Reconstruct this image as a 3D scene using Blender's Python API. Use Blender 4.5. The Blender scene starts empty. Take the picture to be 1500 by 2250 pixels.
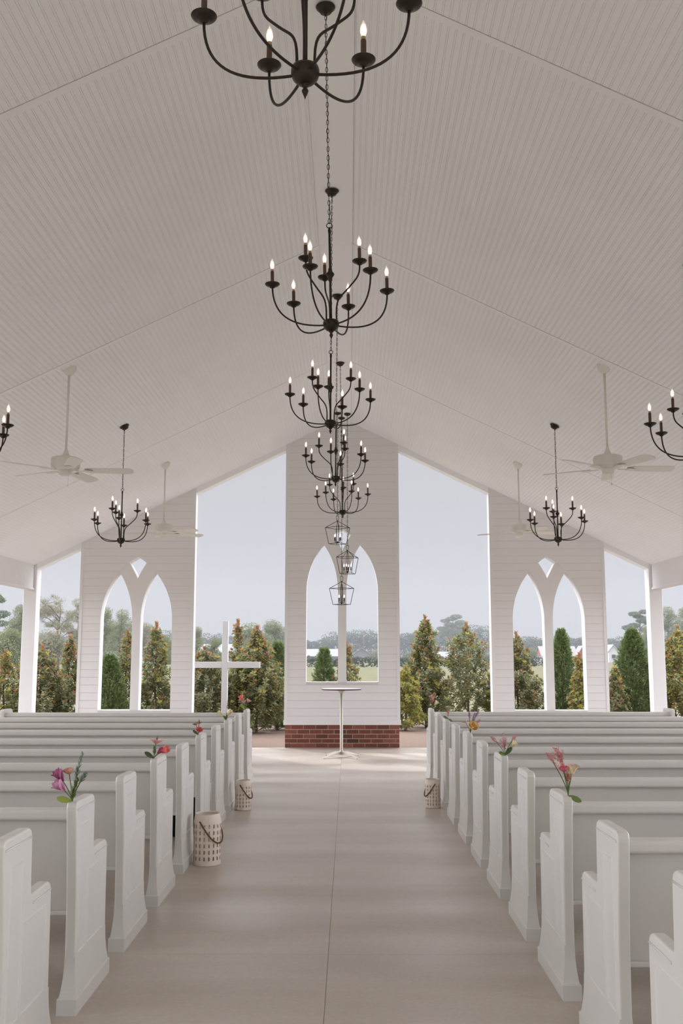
import bpy, bmesh, math, random
from mathutils import Vector, Matrix
R = math.radians
PI = math.pi

# ------------------------------------------------------------------ camera, sky, sun, exposure
sc = bpy.context.scene
C = sc.collection
F = 2187.5
CAMX, CAMZ = 0.107, 1.55
cam_d = bpy.data.cameras.new('camera')
cam_d.sensor_fit = 'VERTICAL'; cam_d.sensor_height = 36.0; cam_d.lens = 35.0
cam_d.clip_start = 0.05; cam_d.clip_end = 3000
cam = bpy.data.objects.new('camera', cam_d); C.objects.link(cam)
cam.location = (CAMX, 0, CAMZ)
cam.rotation_euler = (R(90) + math.atan(315 / F), 0, math.atan(15 / F))
sc.camera = cam

SUN_DIR = Vector((-0.6, 0.82, 1.05)).normalized()
SUN_STRENGTH = 1.5
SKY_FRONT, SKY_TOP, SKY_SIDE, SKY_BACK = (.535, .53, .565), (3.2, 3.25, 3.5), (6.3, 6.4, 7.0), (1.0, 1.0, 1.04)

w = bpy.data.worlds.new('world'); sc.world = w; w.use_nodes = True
nt = w.node_tree; nt.nodes.clear()
out = nt.nodes.new('ShaderNodeOutputWorld'); bg = nt.nodes.new('ShaderNodeBackground')
tc = nt.nodes.new('ShaderNodeTexCoord'); sep = nt.nodes.new('ShaderNodeSeparateXYZ')
nt.links.new(tc.outputs['Generated'], sep.inputs[0])
def wramp(src, stops):
    r_ = nt.nodes.new('ShaderNodeValToRGB'); nt.links.new(src, r_.inputs[0])
    el = r_.color_ramp.elements
    el[0].position, el[0].color = stops[0][0], (*stops[0][1], 1)
    el[1].position, el[1].color = stops[-1][0], (*stops[-1][1], 1)
    for p_, c_ in stops[1:-1]:
        q_ = el.new(p_); q_.color = (*c_, 1)
    return r_.outputs[0]
# veiled sky: dull towards the altar end, unseen sides, back and top brightened to light the interior
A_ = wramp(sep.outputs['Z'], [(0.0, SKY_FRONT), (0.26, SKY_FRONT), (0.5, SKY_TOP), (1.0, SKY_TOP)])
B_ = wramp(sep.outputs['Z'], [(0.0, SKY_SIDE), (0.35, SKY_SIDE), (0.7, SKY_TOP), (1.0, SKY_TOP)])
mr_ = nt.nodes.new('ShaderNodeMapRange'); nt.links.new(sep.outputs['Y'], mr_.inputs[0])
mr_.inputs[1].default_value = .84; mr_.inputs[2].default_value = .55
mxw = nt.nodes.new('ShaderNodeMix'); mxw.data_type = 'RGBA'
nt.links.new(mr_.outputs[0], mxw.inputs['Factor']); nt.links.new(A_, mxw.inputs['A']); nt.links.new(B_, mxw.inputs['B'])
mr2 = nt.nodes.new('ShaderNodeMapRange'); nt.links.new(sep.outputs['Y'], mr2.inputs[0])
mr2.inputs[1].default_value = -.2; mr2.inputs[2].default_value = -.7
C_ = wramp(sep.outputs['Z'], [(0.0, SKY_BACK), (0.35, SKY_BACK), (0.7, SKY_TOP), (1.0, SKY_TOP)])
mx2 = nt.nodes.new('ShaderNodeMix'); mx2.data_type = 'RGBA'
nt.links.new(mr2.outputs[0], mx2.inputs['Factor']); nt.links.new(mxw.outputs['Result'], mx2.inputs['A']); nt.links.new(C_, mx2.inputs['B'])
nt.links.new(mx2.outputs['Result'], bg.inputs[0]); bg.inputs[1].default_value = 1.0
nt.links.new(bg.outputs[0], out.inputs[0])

sun_d = bpy.data.lights.new('sun', 'SUN'); sun_d.energy = SUN_STRENGTH; sun_d.angle = R(1.2)
sun_d.color = (1.0, 0.97, 0.93)
sun = bpy.data.objects.new('sun', sun_d); C.objects.link(sun)
sun.rotation_euler = SUN_DIR.to_track_quat('Z', 'Y').to_euler()
sun.location = (-12, 18, 22)

vs = sc.view_settings
sc.display_settings.display_device = 'sRGB'
vs.view_transform = 'Standard'; vs.look = 'None'; vs.gamma = 1.0; vs.use_curve_mapping = False
vs.exposure = 0.12
sc.cycles.max_bounces = 8; sc.cycles.diffuse_bounces = 5; sc.cycles.glossy_bounces = 3
sc.cycles.transmission_bounces = 6; sc.cycles.transparent_max_bounces = 8
sc.cycles.volume_bounces = 0
sc.cycles.use_denoising = True
sc.cycles.sample_clamp_indirect = 4

# ------------------------------------------------------------------ materials
MATS = {}
def mat(name, col, rough=0.6, spec=0.35, metal=0.0, noise=None, bump=None, emit=None, coat=0.0):
    if name in MATS: return MATS[name]
    m = bpy.data.materials.new(name); m.use_nodes = True
    t = m.node_tree; b = t.nodes['Principled BSDF']
    b.inputs['Base Color'].default_value = (*col, 1)
    b.inputs['Roughness'].default_value = rough
    b.inputs['Specular IOR Level'].default_value = spec
    b.inputs['Metallic'].default_value = metal
    b.inputs['Coat Weight'].default_value = coat
    if noise:                                   # (scale, amount): slight tonal mottling
        co = t.nodes.new('ShaderNodeTexCoord'); n = t.nodes.new('ShaderNodeTexNoise')
        n.inputs['Scale'].default_value = noise[0]; n.inputs['Detail'].default_value = 5
        t.links.new(co.outputs['Object'], n.inputs['Vector'])
        r = t.nodes.new('ShaderNodeValToRGB'); t.links.new(n.outputs['Fac'], r.inputs[0])
        a = noise[1]
        r.color_ramp.elements[0].position = .3; r.color_ramp.elements[1].position = .7
        r.color_ramp.elements[0].color = (*[c * (1 - a) for c in col], 1)
        r.color_ramp.elements[1].color = (*[min(1, c * (1 + a)) for c in col], 1)
        t.links.new(r.outputs[0], b.inputs['Base Color'])
        if bump:
            bp = t.nodes.new('ShaderNodeBump'); bp.inputs['Strength'].default_value = bump
            bp.inputs['Distance'].default_value = 0.004
            t.links.new(n.outputs['Fac'], bp.inputs['Height']); t.links.new(bp.outputs[0], b.inputs['Normal'])
    if emit:
        b.inputs['Emission Color'].default_value = (*emit[0], 1); b.inputs['Emission Strength'].default_value = emit[1]
    MATS[name] = m
    return m

pew_paint = mat('pew_paint', (.62, .60, .565), .38, .45, noise=(3.0, .02))
wall_paint = mat('wall_paint', (.77, .76, .765), .6, .3, noise=(2.0, .015))
ceil_vinyl = mat('ceiling_vinyl', (.88, .885, .90), .55, .3, noise=(1.2, .015))
gap_dark = mat('gap_dark', (.10, .085, .06), .9, .1)
ridge_vinyl = mat('ridge_vinyl', (.88, .885, .90), .55, .3)
bronze = mat('bronze_metal', (.030, .022, .016), .38, .5, .55)
bronze_thin = mat('bronze_arm', (.028, .020, .016), .45, .4, .3)
sleeve_m = mat('candle_sleeve', (.085, .045, .030), .5, .4)
brass_m = mat('bulb_collar', (.45, .30, .16), .35, .5, .6)
fan_paint = mat('fan_paint', (.76, .75, .70), .45, .4)
mortar_m = mat('mortar', (.50, .42, .34), .9, .1, noise=(60, .1))
lantern_paint = mat('lantern_paint', (.80, .70, .60), .5, .4)
rope_m = mat('rope', (.16, .085, .045), .9, .1, noise=(120, .25))
steel_m = mat('brushed_table_metal', (.47, .44, .38), .42, .5, .45)
table_top_m = mat('table_laminate', (.72, .68, .64), .35, .45)
table_edge_m = mat('table_edge', (.10, .08, .08), .5, .3)
black_m = mat('black_fabric', (.006, .006, .009), .7, .2)
bark_m = mat('bark', (.17, .13, .10), .9, .1, noise=(12, .3))
shed_wall = mat('shed_wall', (.17, .18, .19), .8, .2)
shed_roof = mat('shed_roof', (.25, .25, .26), .6, .3)
grey_roof = mat('grey_shingle', (.33, .29, .28), .85, .1)
house_brick = mat('house_brick', (.26, .11, .085), .85, .1)
white_trim = mat('white_trim', (.60, .60, .60), .6, .2)
window_glass = mat('window_glass', (.06, .07, .08), .2, .5)
car_paint = mat('car_paint', (.45, .46, .48), .3, .5)
tyre_m = mat('tyre', (.02, .02, .02), .8, .2)

def bulb_mats():
    g = bpy.data.materials.new('bulb_glass'); g.use_nodes = True
    t = g.node_tree; t.nodes.clear()
    o = t.nodes.new('ShaderNodeOutputMaterial'); mx = t.nodes.new('ShaderNodeMixShader')
    tr = t.nodes.new('ShaderNodeBsdfTransparent'); em = t.nodes.new('ShaderNodeBsdfPrincipled')
    em.inputs['Base Color'].default_value = (.9, .8, .7, 1); em.inputs['Roughness'].default_value = .08
    em.inputs['Emission Color'].default_value = (1, .84, .74, 1); em.inputs['Emission Strength'].default_value = .55
    mx.inputs[0].default_value = .28
    t.links.new(tr.outputs[0], mx.inputs[1]); t.links.new(em.outputs[0], mx.inputs[2]); t.links.new(mx.outputs[0], o.inputs[0])
    f = mat('bulb_filament', (.9, .8, .7), .5, .2, emit=((1, .95, .93), 7.0))
    return g, f
bulb_glass, filament_m = bulb_mats()

def concrete():
    m = bpy.data.materials.new('concrete'); m.use_nodes = True
    t = m.node_tree; b = t.nodes['Principled BSDF']; N = t.nodes.new; L = t.links.new
    co = N('ShaderNodeTexCoord')
    mp = N('ShaderNodeMapping'); mp.inputs['Scale'].default_value = (.35, 2.2, 1); L(co.outputs['Object'], mp.inputs[0])
    n1 = N('ShaderNodeTexNoise'); n1.inputs['Scale'].default_value = 1.1; n1.inputs['Detail'].default_value = 4; L(mp.outputs[0], n1.inputs['Vector'])
    n2 = N('ShaderNodeTexNoise'); n2.inputs['Scale'].default_value = 45; n2.inputs['Detail'].default_value = 6; L(co.outputs['Object'], n2.inputs['Vector'])
    r = N('ShaderNodeValToRGB'); L(n1.outputs['Fac'], r.inputs[0])
    r.color_ramp.elements[0].position = .3; r.color_ramp.elements[1].position = .72
    r.color_ramp.elements[0].color = (.46, .395, .325, 1); r.color_ramp.elements[1].color = (.56, .505, .45, 1)
    mx = N('ShaderNodeMix'); mx.data_type = 'RGBA'; mx.blend_type = 'OVERLAY'; mx.inputs['Factor'].default_value = .18
    L(r.outputs[0], mx.inputs['A']); L(n2.outputs['Color'], mx.inputs['B'])
    # trowelled bands, different on each slab
    s2 = N('ShaderNodeSeparateXYZ'); L(co.outputs['Object'], s2.inputs[0])
    gt = N('ShaderNodeMath'); gt.operation = 'GREATER_THAN'; gt.inputs[1].default_value = 0; L(s2.outputs['X'], gt.inputs[0])
    g9 = N('ShaderNodeMath'); g9.operation = 'MULTIPLY'; g9.inputs[1].default_value = 4.37; L(gt.outputs[0], g9.inputs[0])
    cb = N('ShaderNodeCombineXYZ'); mu = N('ShaderNodeMath'); mu.operation = 'MULTIPLY'; mu.inputs[1].default_value = .18; L(s2.outputs['X'], mu.inputs[0])
    L(mu.outputs[0], cb.inputs[0]); L(s2.outputs['Y'], cb.inputs[1]); L(g9.outputs[0], cb.inputs[2])
    n3 = N('ShaderNodeTexNoise'); n3.inputs['Scale'].default_value = 1.35; n3.inputs['Detail'].default_value = 3; n3.inputs['Roughness'].default_value = .55; L(cb.outputs[0], n3.inputs['Vector'])
    r3 = N('ShaderNodeValToRGB'); L(n3.outputs['Fac'], r3.inputs[0])
    r3.color_ramp.elements[0].position = .36; r3.color_ramp.elements[0].color = (.90, .885, .87, 1)
    r3.color_ramp.elements[1].position = .62; r3.color_ramp.elements[1].color = (1.06, 1.06, 1.06, 1)
    m3 = N('ShaderNodeMix'); m3.data_type = 'RGBA'; m3.blend_type = 'MULTIPLY'; m3.inputs['Factor'].default_value = 1
    L(mx.outputs['Result'], m3.inputs['A']); L(r3.outputs[0], m3.inputs['B'])
    L(m3.outputs['Result'], b.inputs['Base Color'])
    mr = N('ShaderNodeMapRange'); L(n3.outputs['Fac'], mr.inputs[0])
    mr.inputs[1].default_value = .35; mr.inputs[2].default_value = .65; mr.inputs[3].default_value = .28; mr.inputs[4].default_value = .45
    L(mr.outputs[0], b.inputs['Roughness']); b.inputs['Specular IOR Level'].default_value = .45
    bp = N('ShaderNodeBump'); bp.inputs['Strength'].default_value = .12; bp.inputs['Distance'].default_value = .003
    L(n2.outputs['Fac'], bp.inputs['Height']); L(bp.outputs[0], b.inputs['Normal'])
    return m
concrete_m = concrete()

def siding():
    m = bpy.data.materials.new('lap_siding'); m.use_nodes = True
    t = m.node_tree; b = t.nodes['Principled BSDF']; N = t.nodes.new; L = t.links.new
    b.inputs['Base Color'].default_value = (.77, .76, .765, 1); b.inputs['Roughness'].default_value = .55
    b.inputs['Specular IOR Level'].default_value = .3
    g = N('ShaderNodeNewGeometry'); s = N('ShaderNodeSeparateXYZ'); L(g.outputs['Position'], s.inputs[0])
    a = N('ShaderNodeMath'); a.operation = 'DIVIDE'; a.inputs[1].default_value = .1305; L(s.outputs['Z'], a.inputs[0])
    f = N('ShaderNodeMath'); f.operation = 'FRACT'; L(a.outputs[0], f.inputs[0])
    r = N('ShaderNodeValToRGB'); L(f.outputs[0], r.inputs[0])
    r.color_ramp.elements[0].position = 0; r.color_ramp.elements[0].color = (0, 0, 0, 1)
    r.color_ramp.elements[1].position = 1; r.color_ramp.elements[1].color = (.85, .85, .85, 1)
    q = r.color_ramp.elements.new(.06); q.color = (1, 1, 1, 1)
    bp = N('ShaderNodeBump'); bp.inputs['Strength'].default_value = 1.0; bp.inputs['Distance'].default_value = .005
    ab = N('ShaderNodeSeparateXYZ'); L(g.outputs['True Normal'], ab.inputs[0])
    a2 = N('ShaderNodeMath'); a2.operation = 'ABSOLUTE'; L(ab.outputs['Y'], a2.inputs[0])
    a3 = N('ShaderNodeMath'); a3.operation = 'GREATER_THAN'; a3.inputs[1].default_value = .9; L(a2.outputs[0], a3.inputs[0])
    L(a3.outputs[0], bp.inputs['Strength'])
    L(r.outputs[0], bp.inputs['Height']); L(bp.outputs[0], b.inputs['Normal'])
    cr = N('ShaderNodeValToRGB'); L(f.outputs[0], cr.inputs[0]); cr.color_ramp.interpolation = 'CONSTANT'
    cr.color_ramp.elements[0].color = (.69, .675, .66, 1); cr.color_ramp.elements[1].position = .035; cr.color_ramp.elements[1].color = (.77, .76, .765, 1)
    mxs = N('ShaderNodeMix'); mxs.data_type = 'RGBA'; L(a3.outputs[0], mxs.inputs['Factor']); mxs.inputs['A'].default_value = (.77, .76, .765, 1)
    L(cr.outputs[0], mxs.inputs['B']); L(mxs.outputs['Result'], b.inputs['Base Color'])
    return m
siding_m = siding()

def brick_mat():
    m = bpy.data.materials.new('brick'); m.use_nodes = True
    t = m.node_tree; b = t.nodes['Principled BSDF']; N = t.nodes.new; L = t.links.new
    g = N('ShaderNodeNewGeometry'); r = N('ShaderNodeValToRGB'); L(g.outputs['Random Per Island'], r.inputs[0])
    r.color_ramp.elements[0].color = (.085, .045, .035, 1); r.color_ramp.elements[1].color = (.26, .10, .07, 1)
    q = r.color_ramp.elements.new(.18); q.color = (.17, .06, .045, 1)
    q = r.color_ramp.elements.new(.8); q.color = (.20, .065, .05, 1)
    co = N('ShaderNodeTexCoord'); n = N('ShaderNodeTexNoise'); n.inputs['Scale'].default_value = 70; L(co.outputs['Object'], n.inputs['Vector'])
    mx = N('ShaderNodeMix'); mx.data_type = 'RGBA'; mx.blend_type = 'OVERLAY'; mx.inputs['Factor'].default_value = .45
    L(r.outputs[0], mx.inputs['A']); L(n.outputs['Color'], mx.inputs['B']); L(mx.outputs['Result'], b.inputs['Base Color'])
    b.inputs['Roughness'].default_value = .85; b.inputs['Specular IOR Level'].default_value = .15
    return m
brick_m = brick_mat()

def leaf_mat(name, cols, back=None, rough=.4, trans=.25, spec=.4, transcol=None):
    m = bpy.data.materials.new(name); m.use_nodes = True
    t = m.node_tree; b = t.nodes['Principled BSDF']; N = t.nodes.new; L = t.links.new
    g = N('ShaderNodeNewGeometry'); r = N('ShaderNodeValToRGB'); L(g.outputs['Random Per Island'], r.inputs[0])
    n = len(cols)
    r.color_ramp.elements[0].color = (*cols[0], 1); r.color_ramp.elements[1].color = (*cols[-1], 1)
    for i in range(1, n - 1):
        q = r.color_ramp.elements.new(i / (n - 1)); q.color = (*cols[i], 1)
    src = r.outputs[0]
    if back:
        mx = N('ShaderNodeMix'); mx.data_type = 'RGBA'
        L(g.outputs['Backfacing'], mx.inputs['Factor']); L(r.outputs[0], mx.inputs['A']); mx.inputs['B'].default_value = (*back, 1)
        src = mx.outputs['Result']
    L(src, b.inputs['Base Color']); b.inputs['Roughness'].default_value = rough; b.inputs['Specular IOR Level'].default_value = spec
    tr = N('ShaderNodeBsdfTranslucent')
    if transcol: tr.inputs[0].default_value = (*transcol, 1)
    else: L(src, tr.inputs[0])
    ms = N('ShaderNodeMixShader'); ms.inputs[0].default_value = trans
    o = t.nodes['Material Output']
    L(b.outputs[0], ms.inputs[1]); L(tr.outputs[0], ms.inputs[2]); L(ms.outputs[0], o.inputs[0])
    return m
mag_leaf = leaf_mat('magnolia_leaf', [(.10, .145, .06), (.17, .22, .09), (.24, .28, .12), (.46, .46, .26)], back=(.23, .225, .12), rough=.25, spec=.7, trans=.38)  # palest tone puts glints of light into the leaf colour
mag_new = leaf_mat('magnolia_new_growth', [(.36, .16, .09), (.44, .25, .12), (.26, .19, .09)], rough=.4, trans=.3)
mag_pale = leaf_mat('magnolia_yellow_leaf', [(.34, .33, .09), (.42, .36, .10), (.24, .28, .08)], rough=.4, trans=.35)
cedar_leaf = leaf_mat('cedar_foliage', [(.09, .13, .05), (.15, .20, .075), (.21, .27, .10)], rough=.6, trans=.3, spec=.2)
tree_leaf = leaf_mat('tree_foliage', [(.15, .18, .095), (.20, .23, .12), (.27, .29, .16)], rough=.7, trans=.35, spec=.15)
tree_dry = leaf_mat('dry_tree_foliage', [(.27, .24, .17), (.23, .235, .155), (.31, .28, .20)], rough=.7, trans=.35, spec=.15)
pine_leaf = leaf_mat('pine_foliage', [(.10, .135, .075), (.13, .17, .095), (.17, .20, .12)], rough=.7, trans=.25, spec=.15)
wood_leaf = leaf_mat('woodland_foliage', [(.06, .085, .06), (.09, .12, .08), (.14, .16, .11)], rough=.7, trans=.3, spec=.1)

def ground_mat(name, cols, scale, rough=.95, bump=.5, stretch=(1, 1, 1)):
    m = bpy.data.materials.new(name); m.use_nodes = True
    t = m.node_tree; b = t.nodes['Principled BSDF']; N = t.nodes.new; L = t.links.new
    co = N('ShaderNodeTexCoord'); mp = N('ShaderNodeMapping'); mp.inputs['Scale'].default_value = stretch; L(co.outputs['Object'], mp.inputs[0])
    n = N('ShaderNodeTexNoise'); n.inputs['Scale'].default_value = scale; n.inputs['Detail'].default_value = 8; n.inputs['Roughness'].default_value = .7
    L(mp.outputs[0], n.inputs['Vector'])
    r = N('ShaderNodeValToRGB'); L(n.outputs['Fac'], r.inputs[0])
    r.color_ramp.elements[0].position = .3; r.color_ramp.elements[1].position = .7
    r.color_ramp.elements[0].color = (*cols[0], 1); r.color_ramp.elements[1].color = (*cols[1], 1)
    L(r.outputs[0], b.inputs['Base Color']); b.inputs['Roughness'].default_value = rough; b.inputs['Specular IOR Level'].default_value = .1
    bp = N('ShaderNodeBump'); bp.inputs['Strength'].default_value = bump; bp.inputs['Distance'].default_value = .03
    L(n.outputs['Fac'], bp.inputs['Height']); L(bp.outputs[0], b.inputs['Normal'])
    return m
grass_m = ground_mat('field_grass', [(.105, .105, .06), (.165, .155, .09)], .6)
straw_m = ground_mat('pine_straw', [(.12, .08, .06), (.28, .21, .17)], 60)
path_m = ground_mat('gravel_path', [(.22, .19, .175), (.28, .24, .22)], 30)

# ------------------------------------------------------------------ mesh helpers
class MB:
    """collects shapes, then links them as one mesh object"""
    def __init__(s): s.v = []; s.f = []; s.m = []; s.sm = []
    def add(s, vs_, fs, mi=0, smooth=False):
        o = len(s.v); s.v.extend([tuple(p) for p in vs_])
        for f in fs: s.f.append(tuple(i + o for i in f)); s.m.append(mi); s.sm.append(smooth)
        return s
    def box(s, x0, x1, y0, y1, z0, z1, mi=0, bev=0.0):
        if bev > 0:
            b = bev; pts = []
            xs, ys, zs = (x0, x1), (y0, y1), (z0, z1)
            idx = {}
            for ix in (0, 1):
                for iy in (0, 1):
                    for iz in (0, 1):
                        sx, sy, sz = (1, -1)[ix], (1, -1)[iy], (1, -1)[iz]
                        X, Y, Z = xs[ix], ys[iy], zs[iz]
                        idx[ix, iy, iz, 'x'] = len(pts); pts.append((X, Y + sy * b, Z + sz * b))
                        idx[ix, iy, iz, 'y'] = len(pts); pts.append((X + sx * b, Y, Z + sz * b))
                        idx[ix, iy, iz, 'z'] = len(pts); pts.append((X + sx * b, Y + sy * b, Z))
            fs = []
            for i in (0, 1):
                q = [idx[i, 0, 0, 'x'], idx[i, 1, 0, 'x'], idx[i, 1, 1, 'x'], idx[i, 0, 1, 'x']]; fs.append(q if i else q[::-1])
                q = [idx[0, i, 0, 'y'], idx[1, i, 0, 'y'], idx[1, i, 1, 'y'], idx[0, i, 1, 'y']]; fs.append(q if not i else q[::-1])
                q = [idx[0, 0, i, 'z'], idx[1, 0, i, 'z'], idx[1, 1, i, 'z'], idx[0, 1, i, 'z']]; fs.append(q if i else q[::-1])
            for i in (0, 1):
                for j in (0, 1):
                    fl = (i + j) % 2
                    q = [idx[i, j, 0, 'x'], idx[i, j, 1, 'x'], idx[i, j, 1, 'y'], idx[i, j, 0, 'y']]; fs.append(q if fl else q[::-1])
                    q = [idx[i, 0, j, 'x'], idx[i, 1, j, 'x'], idx[i, 1, j, 'z'], idx[i, 0, j, 'z']]; fs.append(q[::-1] if fl else q)
                    q = [idx[0, i, j, 'y'], idx[1, i, j, 'y'], idx[1, i, j, 'z'], idx[0, i, j, 'z']]; fs.append(q if fl else q[::-1])
            for ix in (0, 1):
                for iy in (0, 1):
                    for iz in (0, 1):
                        q = [idx[ix, iy, iz, 'x'], idx[ix, iy, iz, 'y'], idx[ix, iy, iz, 'z']]
                        fs.append(q if (ix + iy + iz) % 2 == 1 else q[::-1])
            return s.add(pts, fs, mi, False)
        v = [(x0, y0, z0), (x1, y0, z0), (x1, y1, z0), (x0, y1, z0), (x0, y0, z1), (x1, y0, z1), (x1, y1, z1), (x0, y1, z1)]
        return s.add(v, [(0, 3, 2, 1), (4, 5, 6, 7), (0, 1, 5, 4), (1, 2, 6, 5), (2, 3, 7, 6), (3, 0, 4, 7)], mi)
    def tube(s, path, rad, n=8, mi=0, closed=False, caps=True):
        P = [Vector(p) for p in path]; m = len(P)
        rr = rad if isinstance(rad, (list, tuple)) else [rad] * m
        rings = []; ref = None; vs_ = []
        for i, p in enumerate(P):
            if closed: t = (P[(i + 1) % m] - P[i - 1])
            else: t = P[min(i + 1, m - 1)] - P[max(i - 1, 0)]
            t = t.normalized() if t.length > 1e-9 else Vector((0, 0, 1))
            if ref is None:
                ref = Vector((1, 0, 0)) if abs(t.x) < .9 else Vector((0, 1, 0))
            u = (ref - t * ref.dot(t))
            u = u.normalized() if u.length > 1e-6 else t.orthogonal().normalized()
            ref = u; v = t.cross(u)
            for k in range(n):
                a = 2 * PI * k / n
                vs_.append(p + (u * math.cos(a) + v * math.sin(a)) * rr[i])
        fs = []
        for i in range(m if closed else m - 1):
            j = (i + 1) % m
            for k in range(n):
                l = (k + 1) % n
                fs.append((i * n + k, i * n + l, j * n + l, j * n + k))
        if caps and not closed:
            fs.append(tuple(range(n))[::-1]); fs.append(tuple((m - 1) * n + k for k in range(n)))
        return s.add(vs_, fs, mi, True)
    def lathe(s, prof, n=20, c=(0, 0, 0), mi=0, smooth=True, M=None):
        vs_ = []; m = len(prof)
        for r_, z in prof:
            for k in range(n):
                a = 2 * PI * k / n
                p = Vector((r_ * math.cos(a), r_ * math.sin(a), z))
                if M: p = M @ p
                vs_.append((p.x + c[0], p.y + c[1], p.z + c[2]))
        fs = []
        for i in range(m - 1):
            for k in range(n):
                l = (k + 1) % n
                fs.append((i * n + k, i * n + l, (i + 1) * n + l, (i + 1) * n + k))
        return s.add(vs_, fs, mi, smooth)
    def prism(s, poly, x0, x1, axis='x', mi=0):
        """poly in the two other axes, extruded along axis"""
        n = len(poly); vs_ = []
        for t in (x0, x1):
            for a, b in poly:
                vs_.append((t, a, b) if axis == 'x' else ((a, t, b) if axis == 'y' else (a, b, t)))
        fs = [tuple(range(n)), tuple(range(2 * n - 1, n - 1, -1))]
        for i in range(n):
            j = (i + 1) % n; fs.append((i, i + n, j + n, j))
        return s.add(vs_, fs, mi)
    def bprism(s, poly, x0, x1, b, mi=0):
        """prism along x with softly rounded rims; poly counter-clockwise or clockwise"""
        n = len(poly); P = [Vector(p) for p in poly]
        area = sum(P[i].x * P[(i + 1) % n].y - P[(i + 1) % n].x * P[i].y for i in range(n))
        sg = 1 if area > 0 else -1; N_ = []
        for i in range(n):
            a = P[i] - P[i - 1]; c = P[(i + 1) % n] - P[i]
            n1 = Vector((-a.y, a.x)).normalized() * sg; n2 = Vector((-c.y, c.x)).normalized() * sg
            m = (n1 + n2).normalized(); N_.append(m / max(.6, m.dot(n1)))
        if x0 > x1: x0, x1 = x1, x0
        rings = []
        for q in (0, 22.5, 45, 67.5, 90):
            c_, s_ = math.cos(R(q)), math.sin(R(q)); rings.append((x0 + b * (1 - s_), b * (1 - c_)))
        rings = [(x0 + b * (1 - math.sin(R(q))), b * (1 - math.cos(R(q)))) for q in (90, 60, 30, 0)] + [(x1 - b * (1 - math.sin(R(q))), b * (1 - math.cos(R(q)))) for q in (0, 30, 60, 90)]
        vs_ = []
        for x, ins in rings:
            for p, m in zip(P, N_):
                q = p + m * ins; vs_.append((x, q.x, q.y))
        fs = [tuple(range(n)), tuple(range(7 * n + n - 1, 7 * n - 1, -1))]
        for r_ in range(7):
            for i in range(n):
                j = (i + 1) % n; fs.append((r_ * n + i, (r_ + 1) * n + i, (r_ + 1) * n + j, r_ * n + j))
        return s.add(vs_, fs, mi)
    def build(s, name, mats, parent=None, loc=None, recalc=False, bevel=None):
        me = bpy.data.meshes.new(name); me.from_pydata(s.v, [], s.f)
        if not isinstance(mats, (list, tuple)): mats = [mats]
        for m in mats: me.materials.append(m)
        me.polygons.foreach_set('material_index', s.m); me.polygons.foreach_set('use_smooth', s.sm)
        if recalc or bevel:
            bm = bmesh.new(); bm.from_mesh(me)
            bmesh.ops.recalc_face_normals(bm, faces=bm.faces)
            if bevel:
                es = [e_ for e_ in bm.edges if len(e_.link_faces) == 2 and e_.calc_face_angle(0) > R(35)]
                bmesh.ops.bevel(bm, geom=es, offset=bevel[0], segments=bevel[1], profile=.6, affect='EDGES', clamp_overlap=True)
            bm.to_mesh(me); bm.free()
        me.update()
        o = bpy.data.objects.new(name, me); C.objects.link(o)
        if parent: o.parent = parent
        if loc: o.location = loc
        return o

def tag(o, label=None, cat=None, group=None, kind=None):
    if label: o['label'] = label
    if cat: o['category'] = cat
    if group: o['group'] = group
    if kind: o['kind'] = kind
    return o
def struct(o, label=None): return tag(o, label, None, None, 'structure')
def empty(name, loc=(0, 0, 0), rz=0, **k):
    o = bpy.data.objects.new(name, None); o.empty_display_size = .1
    C.objects.link(o); o.location = loc; o.rotation_euler = (0, 0, rz)
    return tag(o, **k)
def copy_tree(o, parent=None):
    c = o.copy(); C.objects.link(c)
    if parent: c.parent = parent
    for ch in kids(o): copy_tree(ch, c)
    return c
KIDS = {}
def kids(o): return KIDS.get(o.name) or [x for x in o.children]

# ------------------------------------------------------------------ the building
WY = 17.27           # inner face of the altar wall
WT = .25             # its thickness
RZ, SL = 5.72, .487  # ceiling: z = RZ - SL*|x|
XE = 5.36            # inner face of the side headers
def cz(x): return RZ - SL * abs(x)
YB = -6.4            # the building's open back end
SEAMS = [-6.4, -2.4, 1.58, 5.55, 9.52, 13.58, 17.6]

# floor slabs, joints left open between them
fl = MB()
ys = [-6.5, -2.55, 1.5, 5.49, 9.6, 13.4, 17.30]
xs_ = [-5.75, 0.0, 5.75]
for i in range(len(ys) - 1):
    for j in range(2):
        g = .0009
        fl.box(xs_[j] + g, xs_[j + 1] - g, ys[i] + g, ys[i + 1] - g, -.15, 0)
fo = fl.build('floor', concrete_m); struct(fo, 'smooth tan concrete slab floor with saw-cut joints')
jb = MB().box(-5.7, 5.7, -6.4, 17.25, -.14, -.006)
struct(jb.build('trim_1', mat('joint_filler', (.16, .135, .11), .9, .1)), 'dark filler in the floor joints')

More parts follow.
